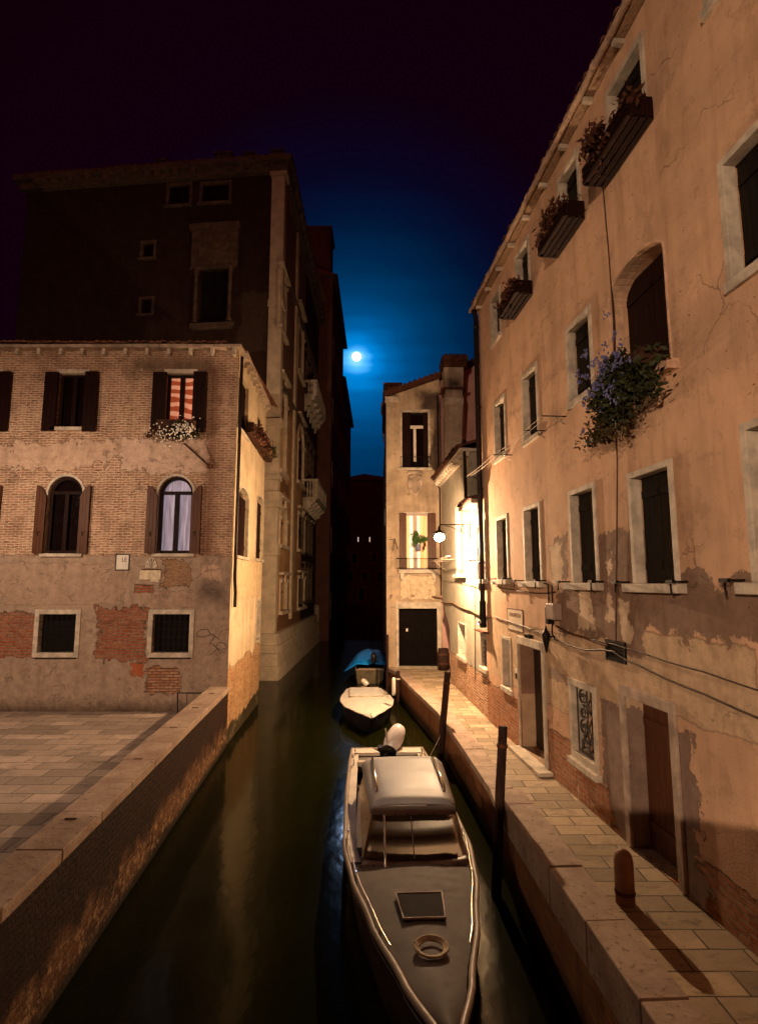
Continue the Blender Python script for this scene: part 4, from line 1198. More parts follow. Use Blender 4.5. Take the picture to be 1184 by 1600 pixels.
# side balcony over the canal, beyond the corner
pb = at_y(597, 660, 33)
fb_ = Frame(xE, 33, 0, -1)
MB().box(0, 1.6, -.12, .0, pb.z - .9, pb.z + .5).box(-.1, 1.7, -.2, 0, pb.z + .5, pb.z + .7).prism([(0.2, pb.z - 1.3), (1.4, pb.z - 1.3), (1.6, pb.z - .9), (0, pb.z - .9)], -.08, 0).build('bay_box', STONE_D, EH, fb_, bevel=.02)
p_ = at_y(602.3, 808, 27.5)
wl = MB().ring((0, .9, p_.z - .42, p_.z + .42), (.08, .82, p_.z - .35, p_.z + .35), -.03, 0).build('window', STONE_D, EH, Frame(xE, 28.2, 0, -1))
MB().box(.08, .82, -.012, -.002, p_.z - .35, p_.z + .35).build('pane', emit('pink_lit_window', (1, .72, .66), 1.0), wl, Frame(xE, 28.2, 0, -1))
# iron bracket and downpipe on the end house
x0, z0 = FE.pix(609, 843); x1, _ = FE.pix(621, 843)
MB().tube([(x0, -.03, z0), (x0 + .2, -.3, z0), (x0 + .16, -.28, z0 - .25), (x0 + .14, -.25, z0 - .5)], .014, 5).tube([(x0 + .2, -.3, z0), (x1, -.06, z0 - .4)], .012, 5).build('iron_bracket', IRON, EH, FE)
x0, z0 = FE.pix(683, 620); _, z1 = FE.pix(683, 728)
MB().tube([(x0, -.06, z0), (x0, -.06, z1), (x0 - .12, -.06, z1 - .3), (x0 - .12, -.06, z1 - .7), (x0 + .04, -.06, z1 - 1.0), (x0 + .04, -.06, FE.pix(683, 930)[1])], .032, 7).build('downpipe', PIPE, EH, FE)
MB().tube([(x0 - .35, -.12, FE.pix(683, 932)[1]), (x0 + .04, -.08, FE.pix(683, 935)[1]), (x0 + .25, -.2, FE.pix(683, 940)[1])], .03, 6).build('pipe_joint', RUST, EH, FE)

# ------------------------------------------------------------------ PINK HOUSE above the white one
FK = Frame(xE, yE + .35, 1, 0)
KM = wallmat("pink_render", (.74, .43, .37), var=.16, streak=.25, grain=.8)
KH = thing('pink_house', 'plain pink rendered gable wall rising behind the white house, tall chimney before it', 'house', FK)
k0, zk0 = FK.pix(684, 596); k1, zk1 = FK.pix(762, 562)
k2 = k1 + 4
mb = MB().prism([(k0, .5), (k2, .5), (k2, zk1 + (zk1 - zk0) / (k1 - k0) * (k2 - k1)), (k0, zk0)], 0, 6)
mb.build('wall', KM, KH, FK)
slope_roof(KH, FK, k0 - .1, zk0, k2, zk1 + (zk1 - zk0) / (k1 - k0) * (k2 - k1), -.25, 6.2, .22)
r = rr(FK, 752, 674, 762, 686)
mb = MB()
for k in range(6): mb.box(r[0], r[1], -.03, .01, r[2] + k * (r[3] - r[2]) / 6, r[2] + (k + .6) * (r[3] - r[2]) / 6)
mb.build('vent', simple('vent_slats', (.20, .10, .08), .7), KH, FK)
FC = Frame(0, 22.4, 1, 0)
CHM = wallmat("chimney_render", (.50, .40, .31), var=.25, streak=.5, patches=[('soft', [rr(FC, 699, 592, 720, 608)], .1, 3, (.07, .045, .035))])
ch = thing('chimney_stack', 'tall flared Venetian chimney with tiled cap against the pink wall', 'chimney', FC)
def cb(x0, x1, ya, yb, dy=.0, mbb=None):
    a, z0 = FC.pix(x0, yb); b, z1 = FC.pix(x1, ya)
    return (mbb or MB()).box(a, b, -dy, .55 + dy, z0, z1)
def taper(xa0, xa1, ya, xb0, xb1, yb, d0, d1):
    a0, z1 = FC.pix(xa0, ya); a1, _ = FC.pix(xa1, ya); b0, z0 = FC.pix(xb0, yb); b1, _ = FC.pix(xb1, yb)
    mb = MB(); mb.add([(b0, -d1, z0), (b1, -d1, z0), (b1, .55 + d1, z0), (b0, .55 + d1, z0), (a0, -d0, z1), (a1, -d0, z1), (a1, .55 + d0, z1), (a0, .55 + d0, z1)],
                      [(0, 3, 2, 1), (4, 5, 6, 7), (0, 1, 5, 4), (1, 2, 6, 5), (2, 3, 7, 6), (3, 0, 4, 7)])
    return mb
taper(696, 723, 633, 694, 719, 760, .02, .0).build('shaft', CHM, ch, FC)
cb(695, 724, 621, 633, .06).build('collar', STONE, ch, FC, bevel=.02)
taper(693, 724, 575, 697, 722, 621, .10, .02).build('flue', CHM, ch, FC)
mb = cb(689, 727, 606, 609, .14); mb.build('ledge', RT, ch, FC)
mb = cb(691, 728, 566, 575, .2); cb(689.5, 729.5, 559, 566, .26, mb)
a, z0 = FC.pix(692, 559); b, _ = FC.pix(727, 559)
for k in range(6): mb.tube([(a + (b - a) * (k + .5) / 6, -.28, z0), (a + (b - a) * (k + .5) / 6, .8, z0)], .08, 6)
mb.build('cap', RT, ch, FC)

# ------------------------------------------------------------------ WHITE HOUSE with the street lamp
AM = wallmat("cream_plaster", (.38, .335, .26), var=.16, streak=.35, grain=1.0, patches=[
    ('brick', [(-3, 6, .5, FA.pix(745, 1047)[1])], .05, 3, dict(c1=(.30, .09, .04), c2=(.60, .32, .18), cm=(.64, .49, .34), w=.22, h=.07, mortar=.018, warp=.08)),
    ('col', [rr(FA, 717, 798, 723, 820), rr(FA, 720, 850, 724, 870)], .08, 4, (.50, .33, .16))])
AH = thing('white_house', 'low cream house with a brick base between the end house and the long ochre house', 'house', FA)
sB = FA.pix(733, 800)[0]; sN = 5.45
zA = FA.pix(712, 728)[1]; zB = FA.pix(748, 790)[1]
a1 = FA.rect(713, 727, 790, 898); a0 = FA.rect(716, 728, 971, 1022); b1 = FA.rect(746, 760, 818, 906); b0 = FA.rect(752, 762, 994, 1040)
holes = [hole_of(a1, .1), hole_of(b1, .1), hole_of(a0, .04), hole_of(b0, .04)]
wall2(0, sB, .4, zA, [holes[0], holes[2]], .3, 1.0, ends=(True, True)).build('wall', AM, AH, FA)
wall2(sB + .002, sN, .4, zB, [holes[1], holes[3]], .3, 1.0, ends=(False, False)).build('wall', AM, AH, FA)
zc1 = FA.pix(700, 943)[1]; zc0 = FA.pix(707, 984)[1]
MB().box(-1.5, -.002, 0, 3, zc1, zA).build('jetty', AM, AH, FA, label='upper floors jutting out past the cut-back corner')
MB().prism([(-1.5, zc1 - .003), (-.003, zc0), (-.003, zc1 - .003)], .002, 3).build('corbel', AM, AH, FA)
MB().box(0, 6, 1.31, 5, .4, zA).build('body', AM, AH, Frame(2.49 + .02, 19.97, .048, -1))
window(AH, FA, a1, .1, .2, closed=simple("cream_shutter_wood", (.62, .50, .33), .6, .1), proud=.035, sill_out=.14)
w, inn = window(AH, FA, b1, .1, .24, closed=None, proud=.035, sill_out=.14, pane=simple("red_brown_interior", (.30, .13, .07), .7, .2))
r = a0
w, inn = window(AH, FA, a0, .05, .28, closed=None, proud=.02, pane=DARK, sill_out=.08)
window(AH, FA, b0, .05, .25, closed=None, proud=.02, pane=simple("pale_blind", (.32, .18, .12), .7), sill_out=.08, grille=(5, 6))
r = b0; MB().box(r[0] - .15, r[1] + .25, -.16, 0, r[3] + .14, r[3] + .17).build('drip_ledge', RUST, AH, FA)
# eaves with modillions
mb = MB()
mb.box(-1.6, sB + .15, -.28, .3, zA + .002, zA + .10).box(-1.55, sB + .1, -.10, .02, zA - .14, zA)
mb.build('eaves', STONE, AH, FA, bevel=.012)
for k in range(12):
    x = -1.45 + k * .42
    if x > sB: break
    MB().box(x, x + .12, -.24, -.10, zA - .12, zA).build('modillion', STONE, AH, FA, bevel=.01)
roof(AH, FA, -1.6, sB + .2, -.34, 4.6, zA + .105, 1.5, .05, mat=RT)
mb = MB(); mb.box(sB - .05, sN - .05, -.32, .3, zB + .002, zB + .12); mb.build('eaves', STONE_D, AH, FA, bevel=.02)
mb = MB(); mb.add([(sB, -.36, zB + .125), (sN - .04, -.36, zB + .125), (sN - .04, 1.2, zB + .5), (sB, 1.2, zB + .5), (sB, 1.2, zB + .12), (sN - .04, 1.2, zB + .12)], [(0, 1, 2, 3), (0, 3, 4), (1, 5, 2), (0, 4, 5, 1)])
tile_rows(mb, sB, sN - .1, -.38, 1.1, zB + .13, .36)
mb.build('roof', RT, AH, FA, label='small lean-to roof over the low end')
zU = FA.pix(748, 705, .9)[1]
MB().box(sB + .0, sN - .06, .9, 1.3, zB + .3, zU).build('upper_wall', wallmat("mauve_grey_render", (.42, .31, .27), var=.12, streak=.2), AH, FA)
roof(AH, FA, sB - .1, sN - .05, .5, 5, zU + .005, 1.2, .14, mat=RT)
# black gutter pipe
pts = [FA.w(sB + .05, -.12, zU - .25), FA.w(sB + .12, -.12, FA.pix(735, 775)[1]), FA.w(sB + .5, -.16, FA.pix(739, 786)[1])]
MB().tube(pts, .05, 8).build('downpipe', PIPE, AH, WORLD)
# recess side door and bins behind the cut-back corner
bn = thing('barrel', 'dark barrel tucked in the recess right of the double door', 'barrel', Frame(2.55, 22.6, 1, 0))
MB().lathe([(.0, .93), (.2, .93), (.24, 1.2), (.24, 1.45), (.2, 1.75), (.0, 1.75)], (0, 0, 0), 16).build('body', WOOD_POLE, bn)
MB().lathe([(.245, 1.15), (.255, 1.17), (.245, 1.2)], (0, 0, 0), 16).lathe([(.245, 1.5), (.255, 1.52), (.245, 1.55)], (0, 0, 0), 16).build('hoop', RUST, bn)

# ------------------------------------------------------------------ LONG OCHRE HOUSE on the right
zR = FR.pix(770, 470)[1]
zR = max(zR, 0)
eave = [FR.pix(752, 453, -.20)[1], FR.pix(880, 203, -.20)[1]]
zR = sum(eave) / 2
LR = 16.6
zbk = FR.pix(811, 1097)[1]
OM = wallmat("ochre_plaster", (.65, .40, .255), var=.22, streak=.42, grain=1.0, patches=[
    ('col', [rr(FR, 768, 905, 800, 925), rr(FR, 768, 990, 996, 1115), rr(FR, 996, 1000, 1184, 1130)], .06, 2.2, (.56, .39, .25)),
    ('col', [rr(FR, 864, 835, 888, 905), rr(FR, 872, 915, 1000, 1008), rr(FR, 937, 825, 1000, 912), rr(FR, 1003, 900, 1400, 1010)], .24, 3.0, (.25, .155, .11)),
    ('col', [rr(FR, 858, 850, 878, 925), rr(FR, 945, 870, 958, 975), rr(FR, 905, 915, 925, 975), rr(FR, 968, 935, 984, 1005)], .17, 3.6, (.66, .49, .34)),
    ('col', [rr(FR, 856, 1048, 884, 1065)], .10, 3, (.34, .24, .18)),
    ('col', [rr(FR, 943, 1100, 972, 1250)], .17, 3.2, (.27, .185, .145)),
    ('brick', [(-1, 4.05, .5, zbk), (4.05, 5.2, .5, zbk - .12), (5.2, 17, .5, zbk - .45)], .08, 2.5, dict(c1=(.40, .13, .055), c2=(.48, .24, .13), cm=(.40, .28, .19), w=.25, h=.072, mortar=.012, warp=.04)),
    ('col', [(6.2, 8.2, .9, 2.6)], .24, 3.2, (.27, .185, .145)),
], chip=(2.6, .67, (.30, .19, .13)))
OH = thing('ochre_house', 'long tall ochre plastered house with dark shuttered windows along the right-hand walkway', 'house', FR)
SW = .10
row1 = [FR.rect(776, 794.5, 809, 906), FR.rect(819, 846.5, 793, 909), FR.rect(891.5, 934, 767, 911), FR.rect(986, 1058, 739, 912)]
row2 = [FR.rect(772.5, 791, 632, 720), FR.rect(816.5, 842, 588, 693), FR.rect(886.5, 928, 513, 634)]
d2 = FR.rect(955, 1046, 438, 628); d2 = (*d2, d2[3] - .28)
row3 = [FR.rect(767.5, 783, 465, 541), FR.rect(806, 829, 399, 473), FR.rect(873, 909, 282, 370)]
zt3 = (row3[2][3] + row3[1][3]) / 2; zb3 = (row3[2][2] + row3[1][2]) / 2
row3 = [(r[0], r[1], zb3 if i else row3[0][2], zt3) for i, r in enumerate(row3)]
row3.append((row1[3][0], row1[3][1], zb3, zt3))
ex = row1[3][1] + 1.1
for q in (row1, row3): q.append((ex, ex + .9, q[2][2], q[2][3]))
row2.append((ex, ex + .9, row2[2][2], row2[2][3]))
g1 = FR.rect(784.5, 799, 993, 1070); g2 = FR.rect(892, 933, 1059, 1178)
dr = FR.rect(813, 850, 1006, 1176); dr = (dr[0], dr[1], .98, dr[3])
dd = (FR.pix(984, 1200)[0], FR.pix(984, 1200)[0] + 1.0, .92, FR.pix(984, 1090)[1])
holes = [hole_of(r, SW) for r in row1 + row2 + row3 + [g1]] + [hole_of(g2, .08), d2, dr, dd]
wall2(0, LR, .4, zR - .02, holes, .35, 1.0, ends=(True, True)).build('wall', OM, OH, FR)
MB().box(.02, LR - .02, 1.36, 8, .4, zR - .03).build('body', OM, OH, FR)
for r in row1 + row2:
    w, inn = window(OH, FR, r, SW * .8, .16, closed=WOOD_G, proud=.025, sill_out=.13 if r in row1 else .05, sillw=.1 if r in row1 else .02)
    mb = MB()
    for sx in (r[0] - .12, r[1] + .12):
        mb.tube([(sx, .0, r[2] + .02), (sx, -.2, r[2] + .02), (sx, -.2, r[2] - .12)], .014, 5); mb.box(sx - .06, sx + .06, -.22, -.18, r[2], r[2] + .04)
    if r in row1: mb.build('shutter_stay', IRON, w, FR)
for r in row3: window(OH, FR, r, SW * .8, .17, closed=WOOD_G, proud=.025, sill_out=.06, sillw=.02)
window(OH, FR, g1, .07, .22, closed=None, pane=simple("rosy_blind", (.30, .16, .12), .7), proud=.02, sill_out=.05)
# arched door-window of the second floor
a, b, c, d, sp = d2
w = arch_ring(MB(), a + .003, b - .003, c, sp, d - .003, .035, -.012, .2).box(a - .15, b + .15, -.15, .1, c - .12, c + .004).build('window', simple('ochre_trim', (.56, .36, .24), .8), OH, FR, bevel=.008)
leaf_mb((a + .01, (a + b) / 2 - .005, c, d - .06), .26, .04).build('shutter', WOOD_D, w, FR); leaf_mb(((a + b) / 2 + .005, b - .01, c, d - .06), .26, .04).build('shutter', WOOD_D, w, FR)
# street door with iron scroll grille and step
a, b, c, d = dr
D = MB().ring((a - .04, b + .12, c, d + .16), (a + .0, b, c, d), -.04, .0).build('door', STONE, OH, FR, bevel=.008)
MB().box(a - .1, b + .3, -.26, .34, .905, c - .003).build('doorstep', STONE, D, FR, bevel=.015)
MB().box(a + .02, b, .30, .345, c, d).build('door_leaf', simple("dark_brown_door", (.020, .009, .006), .45, .3, 4, stretch=(9, 9, .8)), D, FR)
PAN = simple("taupe_jamb_panel", (.26, .15, .10), .6, .12, 4)
MB().box(a + .003, a + .03, .02, .30, c + 1.05, d - .01).build('jamb_panel', PAN, D, FR)
MB().box(a + .003, a + .025, .02, .30, c, c + 1.045).build('jamb_panel', simple("beige_jamb_panel", (.48, .34, .22), .6, .12, 4), D, FR)
def scrolls(mb, x0, x1, z0, z1, n, y, r=.012):
    h = (z1 - z0) / n
    for k in range(n):
        cx = x0 + (x1 - x0) * (.5 + .0 * k); cz = z0 + (k + .5) * h; sg = 1 if k % 2 else -1
        R0 = min((x1 - x0) * .48, h * .5)
        pts = []
        for j in range(26):
            t = j / 25; a_ = sg * (t * 2.6 * math.pi) + math.pi / 2; rr_ = R0 * (1 - .72 * t)
            pts.append((cx + rr_ * math.cos(a_), y, cz + rr_ * math.sin(a_)))
        mb.tube(pts, r, 5, cap=True)
    return mb
SCR = simple("painted_iron_scroll", (.09, .075, .065), .4, .3, 8)
mb = MB().ring((b - .26, b - .02, c + .85, d - .02), (b - .24, b - .04, c + .87, d - .04), .26, .275)
scrolls(mb, b - .24, b - .04, c + .9, d - .05, 5, .265, .011).build('scroll_grille', SCR, D, FR)
MB().tube([((a + b) / 2 + .2, .27, c + 1.0), ((a + b) / 2 + .2, .27, c + 1.15)], .012, 6).build('handle', RUST, D, FR)
# big grilled ground-floor window
w, inn = window(OH, FR, g2, .10, .3, closed=None, pane=DARK, proud=.03, sill=False)
MB().box(g2[0] - .02, g2[1] + .06, -.10, .10, g2[2] - .10, g2[2] + .0).build('sill', STONE, w, FR, bevel=.012)
mid = (inn[0] + inn[1]) / 2
mb = MB().ring(inn, inset(inn, .02), .06, .08)
scrolls(mb, inn[0] + .04, mid - .04, inn[2] + .05, inn[3] - .05, 4, .07, .012)
scrolls(mb, mid + .02, inn[1] - .04, inn[2] + .05, inn[3] - .05, 2, .07, .016)
mb.tube([(mid, .07, inn[2]), (mid, .07, inn[3])], .014, 5)
mb.tube([(mid, .06, inn[2] + .55), (inn[0] + .1, .06, inn[2] + .02)], .012, 5).tube([(mid, .06, inn[2] + .55), (inn[1] - .1, .06, inn[2] + .02)], .012, 5)
mb.build('scroll_grille', SCR, w, FR)
a, b, c, d = dd
D2 = MB().ring((a - .12, b + .12, c, d + .14), (a, b, c, d), -.045, .0).build('door', STONE_D, OH, FR, bevel=.01)
leaf_mb((a + .01, b - .01, c, d - .01), .22, .05).build('door_leaf', WOOD_B, D2, FR)
# dark niche, meter box, cable conduits
r = rr(FR, 950, 1005, 977, 1031)
v_ = MB().ring((r[0] - .03, r[1] + .03, r[2] - .03, r[3] + .03), r, -.03, .01).box(r[0], r[1], -.01, .005, r[2], r[3]).build('wall_hatch', IRON, OH, FR)
mb = MB()
for k in range(5): mb.box(r[0], r[1], -.025, -.012, r[2] + (k + .2) * (r[3] - r[2]) / 5, r[2] + (k + .5) * (r[3] - r[2]) / 5)
mb.build('slats', DARK, v_, FR)
r = rr(FR, 866, 943, 878, 968)
mb_ = thing('meter_box', 'grey-brown electrical box with cable loops high on the ochre house', 'meter box', FR)
MB().box(r[0], r[1], -.16, .0, r[2], r[3]).build('case', simple("meter_grey", (.34, .24, .19), .5, .12), mb_, FR, bevel=.015)
r2 = rr(FR, 861, 948, 865.5, 975)
MB().box(r2[0], r2[1], -.12, .0, r2[2], r2[3]).build('switch', IRON, mb_, FR, bevel=.015)
MB().tube([(r2[0] + .03, -.05, r2[3]), (r2[0] + .03, -.05, r2[3] + .4), (r2[0] - .3, -.03, r2[3] + .42)], .012, 5).tube([(r[0] + .05, -.05, r[3]), (r[0] + .05, -.05, r[3] + .32)], .012, 5)\
    .tube([(r[0] + .02, -.05, r[2]), (r[0], -.06, r[2] - .25), (r[0] + .1, -.05, r[2] - .35)], .014, 5).build('lead', IRON, mb_, FR)
# eave: boards, rafter ends, gutter
mb = MB(); mb.box(-.12, LR, -.14, .3, zR + .002, zR + .05); mb.build('eaves_board', simple("eaves_boards", (.34, .22, .14), .8, .3, 3, stretch=(6, 6, 1)), OH, FR)
for k in range(19):
    x = .25 + k * .93
    if x > LR - .3: break
    MB().prism([(x, zR - .08), (x + .08, zR - .08), (x + .08, zR + .0), (x, zR + .0)], -.15, .02).build('rafter_end', STONE, OH, FR, bevel=.01)
mb = MB()
xx = -.12
while xx < LR:
    L_ = .93
    pts = [(xx + .0, -.20, zR + .04), (xx + L_ * .5, -.20, zR + .02), (xx + L_ - .02, -.20, zR + .045)]
    mb.tube(pts, .055, 8); mb.tube([(xx + L_ - .05, -.20, zR + .045), (xx + L_ + .02, -.20, zR + .045)], .066, 8); xx += L_
mb.build('gutter', simple("pale_gutter", (.42, .28, .20), .6, .3, 5), OH, FR)
roof(OH, FR, -.12, LR + .2, -.16, 8.3, zR + .075, 2.4, .05)
for k in range(3):
    pass
# corner downpipes
zt = zR - .02
mb = MB().tube([(.10, -.16, zt + .05), (.10, -.10, zt - .3), (.10, -.10, FR.pix(768, 940)[1])], .062, 9)
mb.tube([(-.03, -.10, zt - .5), (-.03, -.10, FR.pix(766, 800)[1])], .04, 8)
for py in (480, 620, 760, 880): 
    z = FR.pix(768, py)[1]; mb.lathe([(.062, z), (.078, z + .02), (.078, z + .06), (.062, z + .08)], (.10, -.10, 0), 12)
mb.build('downpipe', PIPE, OH, FR)
lx, lzz = FR.pix(768.5, 975)
MB().tube([(.10, -.10, FR.pix(768, 940)[1] - .002), (.10, -.10, lzz - .12)], .085, 10, r2=.09).build('pipe_foot', IRON, OH, FR)
sl = thing('security_lamp', 'small white round spotlight at the foot of the black corner pipe', 'light', FR)
MB().ellipsoid((.12, -.20, lzz + .02), .055, .06, .055, 12, 8).build('housing', WHITE, sl, FR)
MB().ellipsoid((.12, -.235, lzz - .02), .03, .03, .03, 10, 6).build('lens', emit('cool_lens', (.75, .7, 1), 2.0), sl, FR)
# cables
def cable(lab, fr, pts, r=.012, mat=CABLE, d=-.03):
    q = []
    for p in pts:
        s_, z_ = fr.pix(p[0], p[1], d); q.append((s_, d if len(p) < 3 else p[2], z_))
    qq = []
    for i in range(len(q) - 1):
        for j in range(4):
            t = j / 4; a_, b_ = Vector(q[i]), Vector(q[i + 1]); m_ = a_.lerp(b_, t); m_.z -= .012 * math.sin(math.pi * t) * (b_ - a_).length; qq.append(m_)
    qq.append(Vector(q[-1]))
    o = MB().tube(qq, r, 5).build('cable', mat, None, fr)
    return tag(o, lab, 'cable', None)
cable('pipe-thick cable crossing the cream wall below the lamp down to the corner pipe', FA, [(690, 941), (707, 942), (735, 954), (765, 966)], .024, simple('brown_conduit', (.20, .12, .07), .6))
cable('thin cable dropping straight down the middle of the cream wall', FA, [(741.5, 795), (742, 880), (741.5, 954), (742.5, 1062)], .012)
cable('upper wire crossing the cream wall level with its window sills', FA, [(692, 907), (712, 908), (735, 914), (765, 921)], .009)
cable('cable running from the corner pipe past the street sign to the door lamp', FR, [(772, 963), (795, 971), (820, 979), (838, 986), (858, 994), (880, 1005), (915, 1016), (940, 1015), (958, 1018), (975, 1030), (994, 1038), (1100, 1085), (1400, 1205)], .013)
cable('bundle of twisted cables running below the meter box to the right', FR, [(869, 978), (885, 987), (910, 995), (930, 1003), (948, 1009)], .018, RUST)
cable('second thin cable above the twisted bundle on the ochre house', FR, [(872, 985), (900, 993), (930, 1000), (960, 1007), (994, 1017), (1100, 1050), (1400, 1140)], .010)
cable('sagging cable from the corner to the meter box under the first-floor windows', FR, [(775, 916), (800, 921), (825, 925), (850, 927), (868, 925)], .013)
cable('long vertical cable down the full height of the ochre facade', FR, [(934, 199), (942, 295), (951, 400), (958, 500), (960, 620), (964, 720), (963, 874), (962, 980), (962, 1003)], .010, simple('dark_cable', (.10, .05, .03), .7))
# clothes line brackets
cl = thing('clothes_line', 'twin clothes lines on iron brackets slung below the second-floor windows', 'clothes line', FR)
s_a, z_a = FR.pix(775, 725, -.4); s_b, z_b = FR.pix(893, 640, -.4)
za_ = row2[1][2] - .08
for s_ in (-.1, row2[0][1] + .35, row2[1][1] + .3, row2[2][0] - .15): MB().tube([(s_, 0, za_), (s_, -.42, za_)], .012, 5).tube([(s_, -.02, za_ - .14), (s_, -.2, za_)], .007, 5).build('bracket', IRON, cl, FR)
mb = MB()
for yy in (-.40, -.30): mb.tube([(-.1, yy, za_ + .01), (1.0, yy, za_ - .01), (row2[0][1] + .35, yy, za_ + .01), (row2[1][0], yy, za_ - .02), (row2[2][0] - .15, yy, za_ + .01)], .006, 4)
mb.build('line', simple('pale_cord', (.55, .45, .36), .7), cl, FR)
# iron drying rail on the white house, bar and bracket
br = thing('drying_rail', 'dark straight iron bar across the reddish window of the cream house', 'rail', FA)
z_ = FA.pix(752, 875)[1]
MB().tube([(b1[0] - .35, -.30, z_), (sN - .35, -.30, z_)], .022, 6).tube([(b1[0] - .3, 0, z_), (b1[0] - .3, -.3, z_)], .012, 5).tube([(sN - .5, 0, z_), (sN - .5, -.3, z_)], .012, 5).build('bar', IRON, br, FA)
dr2 = thing('drying_rail', 'pale folding drying frame on the cream wall just below the street lamp', 'rail', FA)
z_ = FA.pix(700, 876)[1]
MB().tube([(-1.4, -.5, z_), (sB - .6, -.5, z_ + .01)], .018, 6).tube([(-.6, 0, z_), (-.6, -.5, z_)], .012, 5).tube([(1.0, 0, z_), (1.0, -.5, z_)], .012, 5).tube([(-.6, -.0, z_ - .35), (-.6, -.4, z_ - .02)], .01, 5).build('frame', simple('pale_painted_iron', (.5, .4, .3), .6), dr2, FA)
# flower boxes on the ochre house
def rbox(r, lab, depth=.34, fol=LEAF_R, n=1700):
    fb = thing('flower_box', lab, 'flower box', FR, 'flower boxes on the window sills')
    a, b = r[0] - .12, r[1] + .12; z0 = r[2] - .34; z1 = r[2] - .08
    mb = MB()
    for k in range(3): mb.box(a, b, -depth - .03, -depth, z0 + k * .09, z0 + k * .09 + .065)
    for k in range(3): mb.box(a, b, -depth + .05 + k * .1, -depth + .12 + k * .1, z0 - .02, z0)
    mb.box(a - .02, a, -depth, -.03, z0, z1).box(b, b + .02, -depth, -.03, z0, z1)
    mb.build('rack', WOOD_D, fb, FR)
    MB().box(a + .03, b - .03, -depth + .01, -.08, z0 + .02, z1 - .02).build('trough', POT, fb, FR)
    foliage(((a + b) / 2, -depth * .8, z1 + .02), ((b - a) / 2 * 1.1, .26, .22), n, .055, droop=.35).build('foliage', fol, fb, FR)
rbox(row3[1], 'flower box under the small top-floor window nearest the black corner pipe')
rbox(row3[2], 'wooden flower box in the middle of the ochre top floor')
rbox(row3[3], 'largest top-floor flower box, nearest to the viewer, in shadow')
bp = thing('hanging_plant', 'large bush of pale blue flowers hanging from the arched window of the ochre house', 'plant', FR)
sx, sz = FR.pix(952, 606, -.35)
foliage((sx + .30, -.36, sz - .04), (.72, .28, .44), 3600, .05, droop=.3).build('foliage', LEAF, bp, FR)
foliage((sx - .1, -.28, sz - .45), (.75, .2, .28), 900, .045, droop=.5).build('trailing_foliage', simple('olive_leaves', (.06, .04, .014), .7, .4), bp, FR)
mb = MB()
for k in range(62):
    c_ = Vector((sx + rnd.gauss(.34, .26), -.58 + rnd.uniform(-.12, .1), sz + rnd.gauss(.06, .22)))
    for j in range(7):
        p = c_ + Vector((rnd.gauss(0, .028), rnd.gauss(0, .02), rnd.gauss(0, .028))); s_ = rnd.uniform(.012, .024)
        mb.ellipsoid(p, s_, s_ * .6, s_, 5, 3)
mb.build('blossoms', BLOOM_B, bp, FR)
MB().box(d2[0] + .02, d2[1] - .02, -.36, -.1, d2[2] + .0, d2[2] + .2).build('trough', POT, bp, FR)
# street name panel
r = rr(FR, 794, 953, 817, 985)
sg = thing('street_sign', 'weathered plaster street sign above the ochre house door, reading FONDAMENTA', 'sign', FR)
MB().box(r[0], r[1], -.012, .004, r[2], r[3]).build('panel', simple("aged_sign_plaster", (.62, .50, .38), .8, .12, 6, bump=.004), sg, FR)
MB().ring((r[0] - .02, r[1] + .02, r[2] - .02, r[3] + .02), (r[0], r[1], r[2], r[3]), -.016, .004).build('border', RUST, sg, FR)
FAD = simple("faded_lettering", (.30, .17, .11), .7)
lettering("FONDAMENTA", .13, FR, (r[0] + r[1]) / 2, r[3] - (r[3] - r[2]) * .27, -.014, FAD, sg, sx=.92 * (r[1] - r[0]) / 1.05)
# unlit lantern-shaped iron holder and camera over the door
tl = thing('wall_lantern', 'unlit black spindle-shaped iron lantern beside the open grille door', 'lantern', FR)
s_, z0 = FR.pix(852, 996, -.18)
MB().lathe([(.0, z0 + .24), (.035, z0 + .12), (.075, z0 + .06), (.07, z0 - .02), (.05, z0 - .1), (.02, z0 - .24), (.0, z0 - .28)], (s_, -.17, 0), 6).build('body', IRON, tl, FR)
MB().tube([(s_, 0, z0), (s_, -.17, z0 + .03)], .014, 5).tube([(s_ - .1, -.17, z0 - .02), (s_ + .1, -.17, z0 + .02)], .012, 5).build('arm', IRON, tl, FR)
cm = thing('security_camera', 'small dark camera hanging over the ochre house door lintel', 'camera', FR)
s_, z0 = FR.pix(826, 995, -.15)
A_ = Matrix.Rotation(math.radians(20), 3, 'Y')
mb = MB(); mb.box(s_ - .16, s_ + .12, -.19, -.10, z0 - .03, z0 + .03).box(s_ - .2, s_ + .1, -.20, -.09, z0 + .03, z0 + .04); mb.build('housing', IRON, cm, FR, bevel=.008)
MB().tube([(s_ + .02, -.14, z0 + .04), (s_ + .02, -.14, z0 + .14), (s_ + .02, 0, z0 + .14)], .009, 5).build('arm', IRON, cm, FR)
db = thing('door_bell', 'small pale bell plate with grille left of the ochre house door', 'bell', FR)
s_, z0 = FR.pix(807, 1050)
MB().box(s_ - .05, s_ + .05, -.02, 0, z0 - .02, z0 + .06).build('plate', SIGNW, db, FR, bevel=.004)
MB().box(s_ - .03, s_ + .03, -.025, 0, z0 - .14, z0 - .03).build('speaker', IRON, db, FR, bevel=.004)
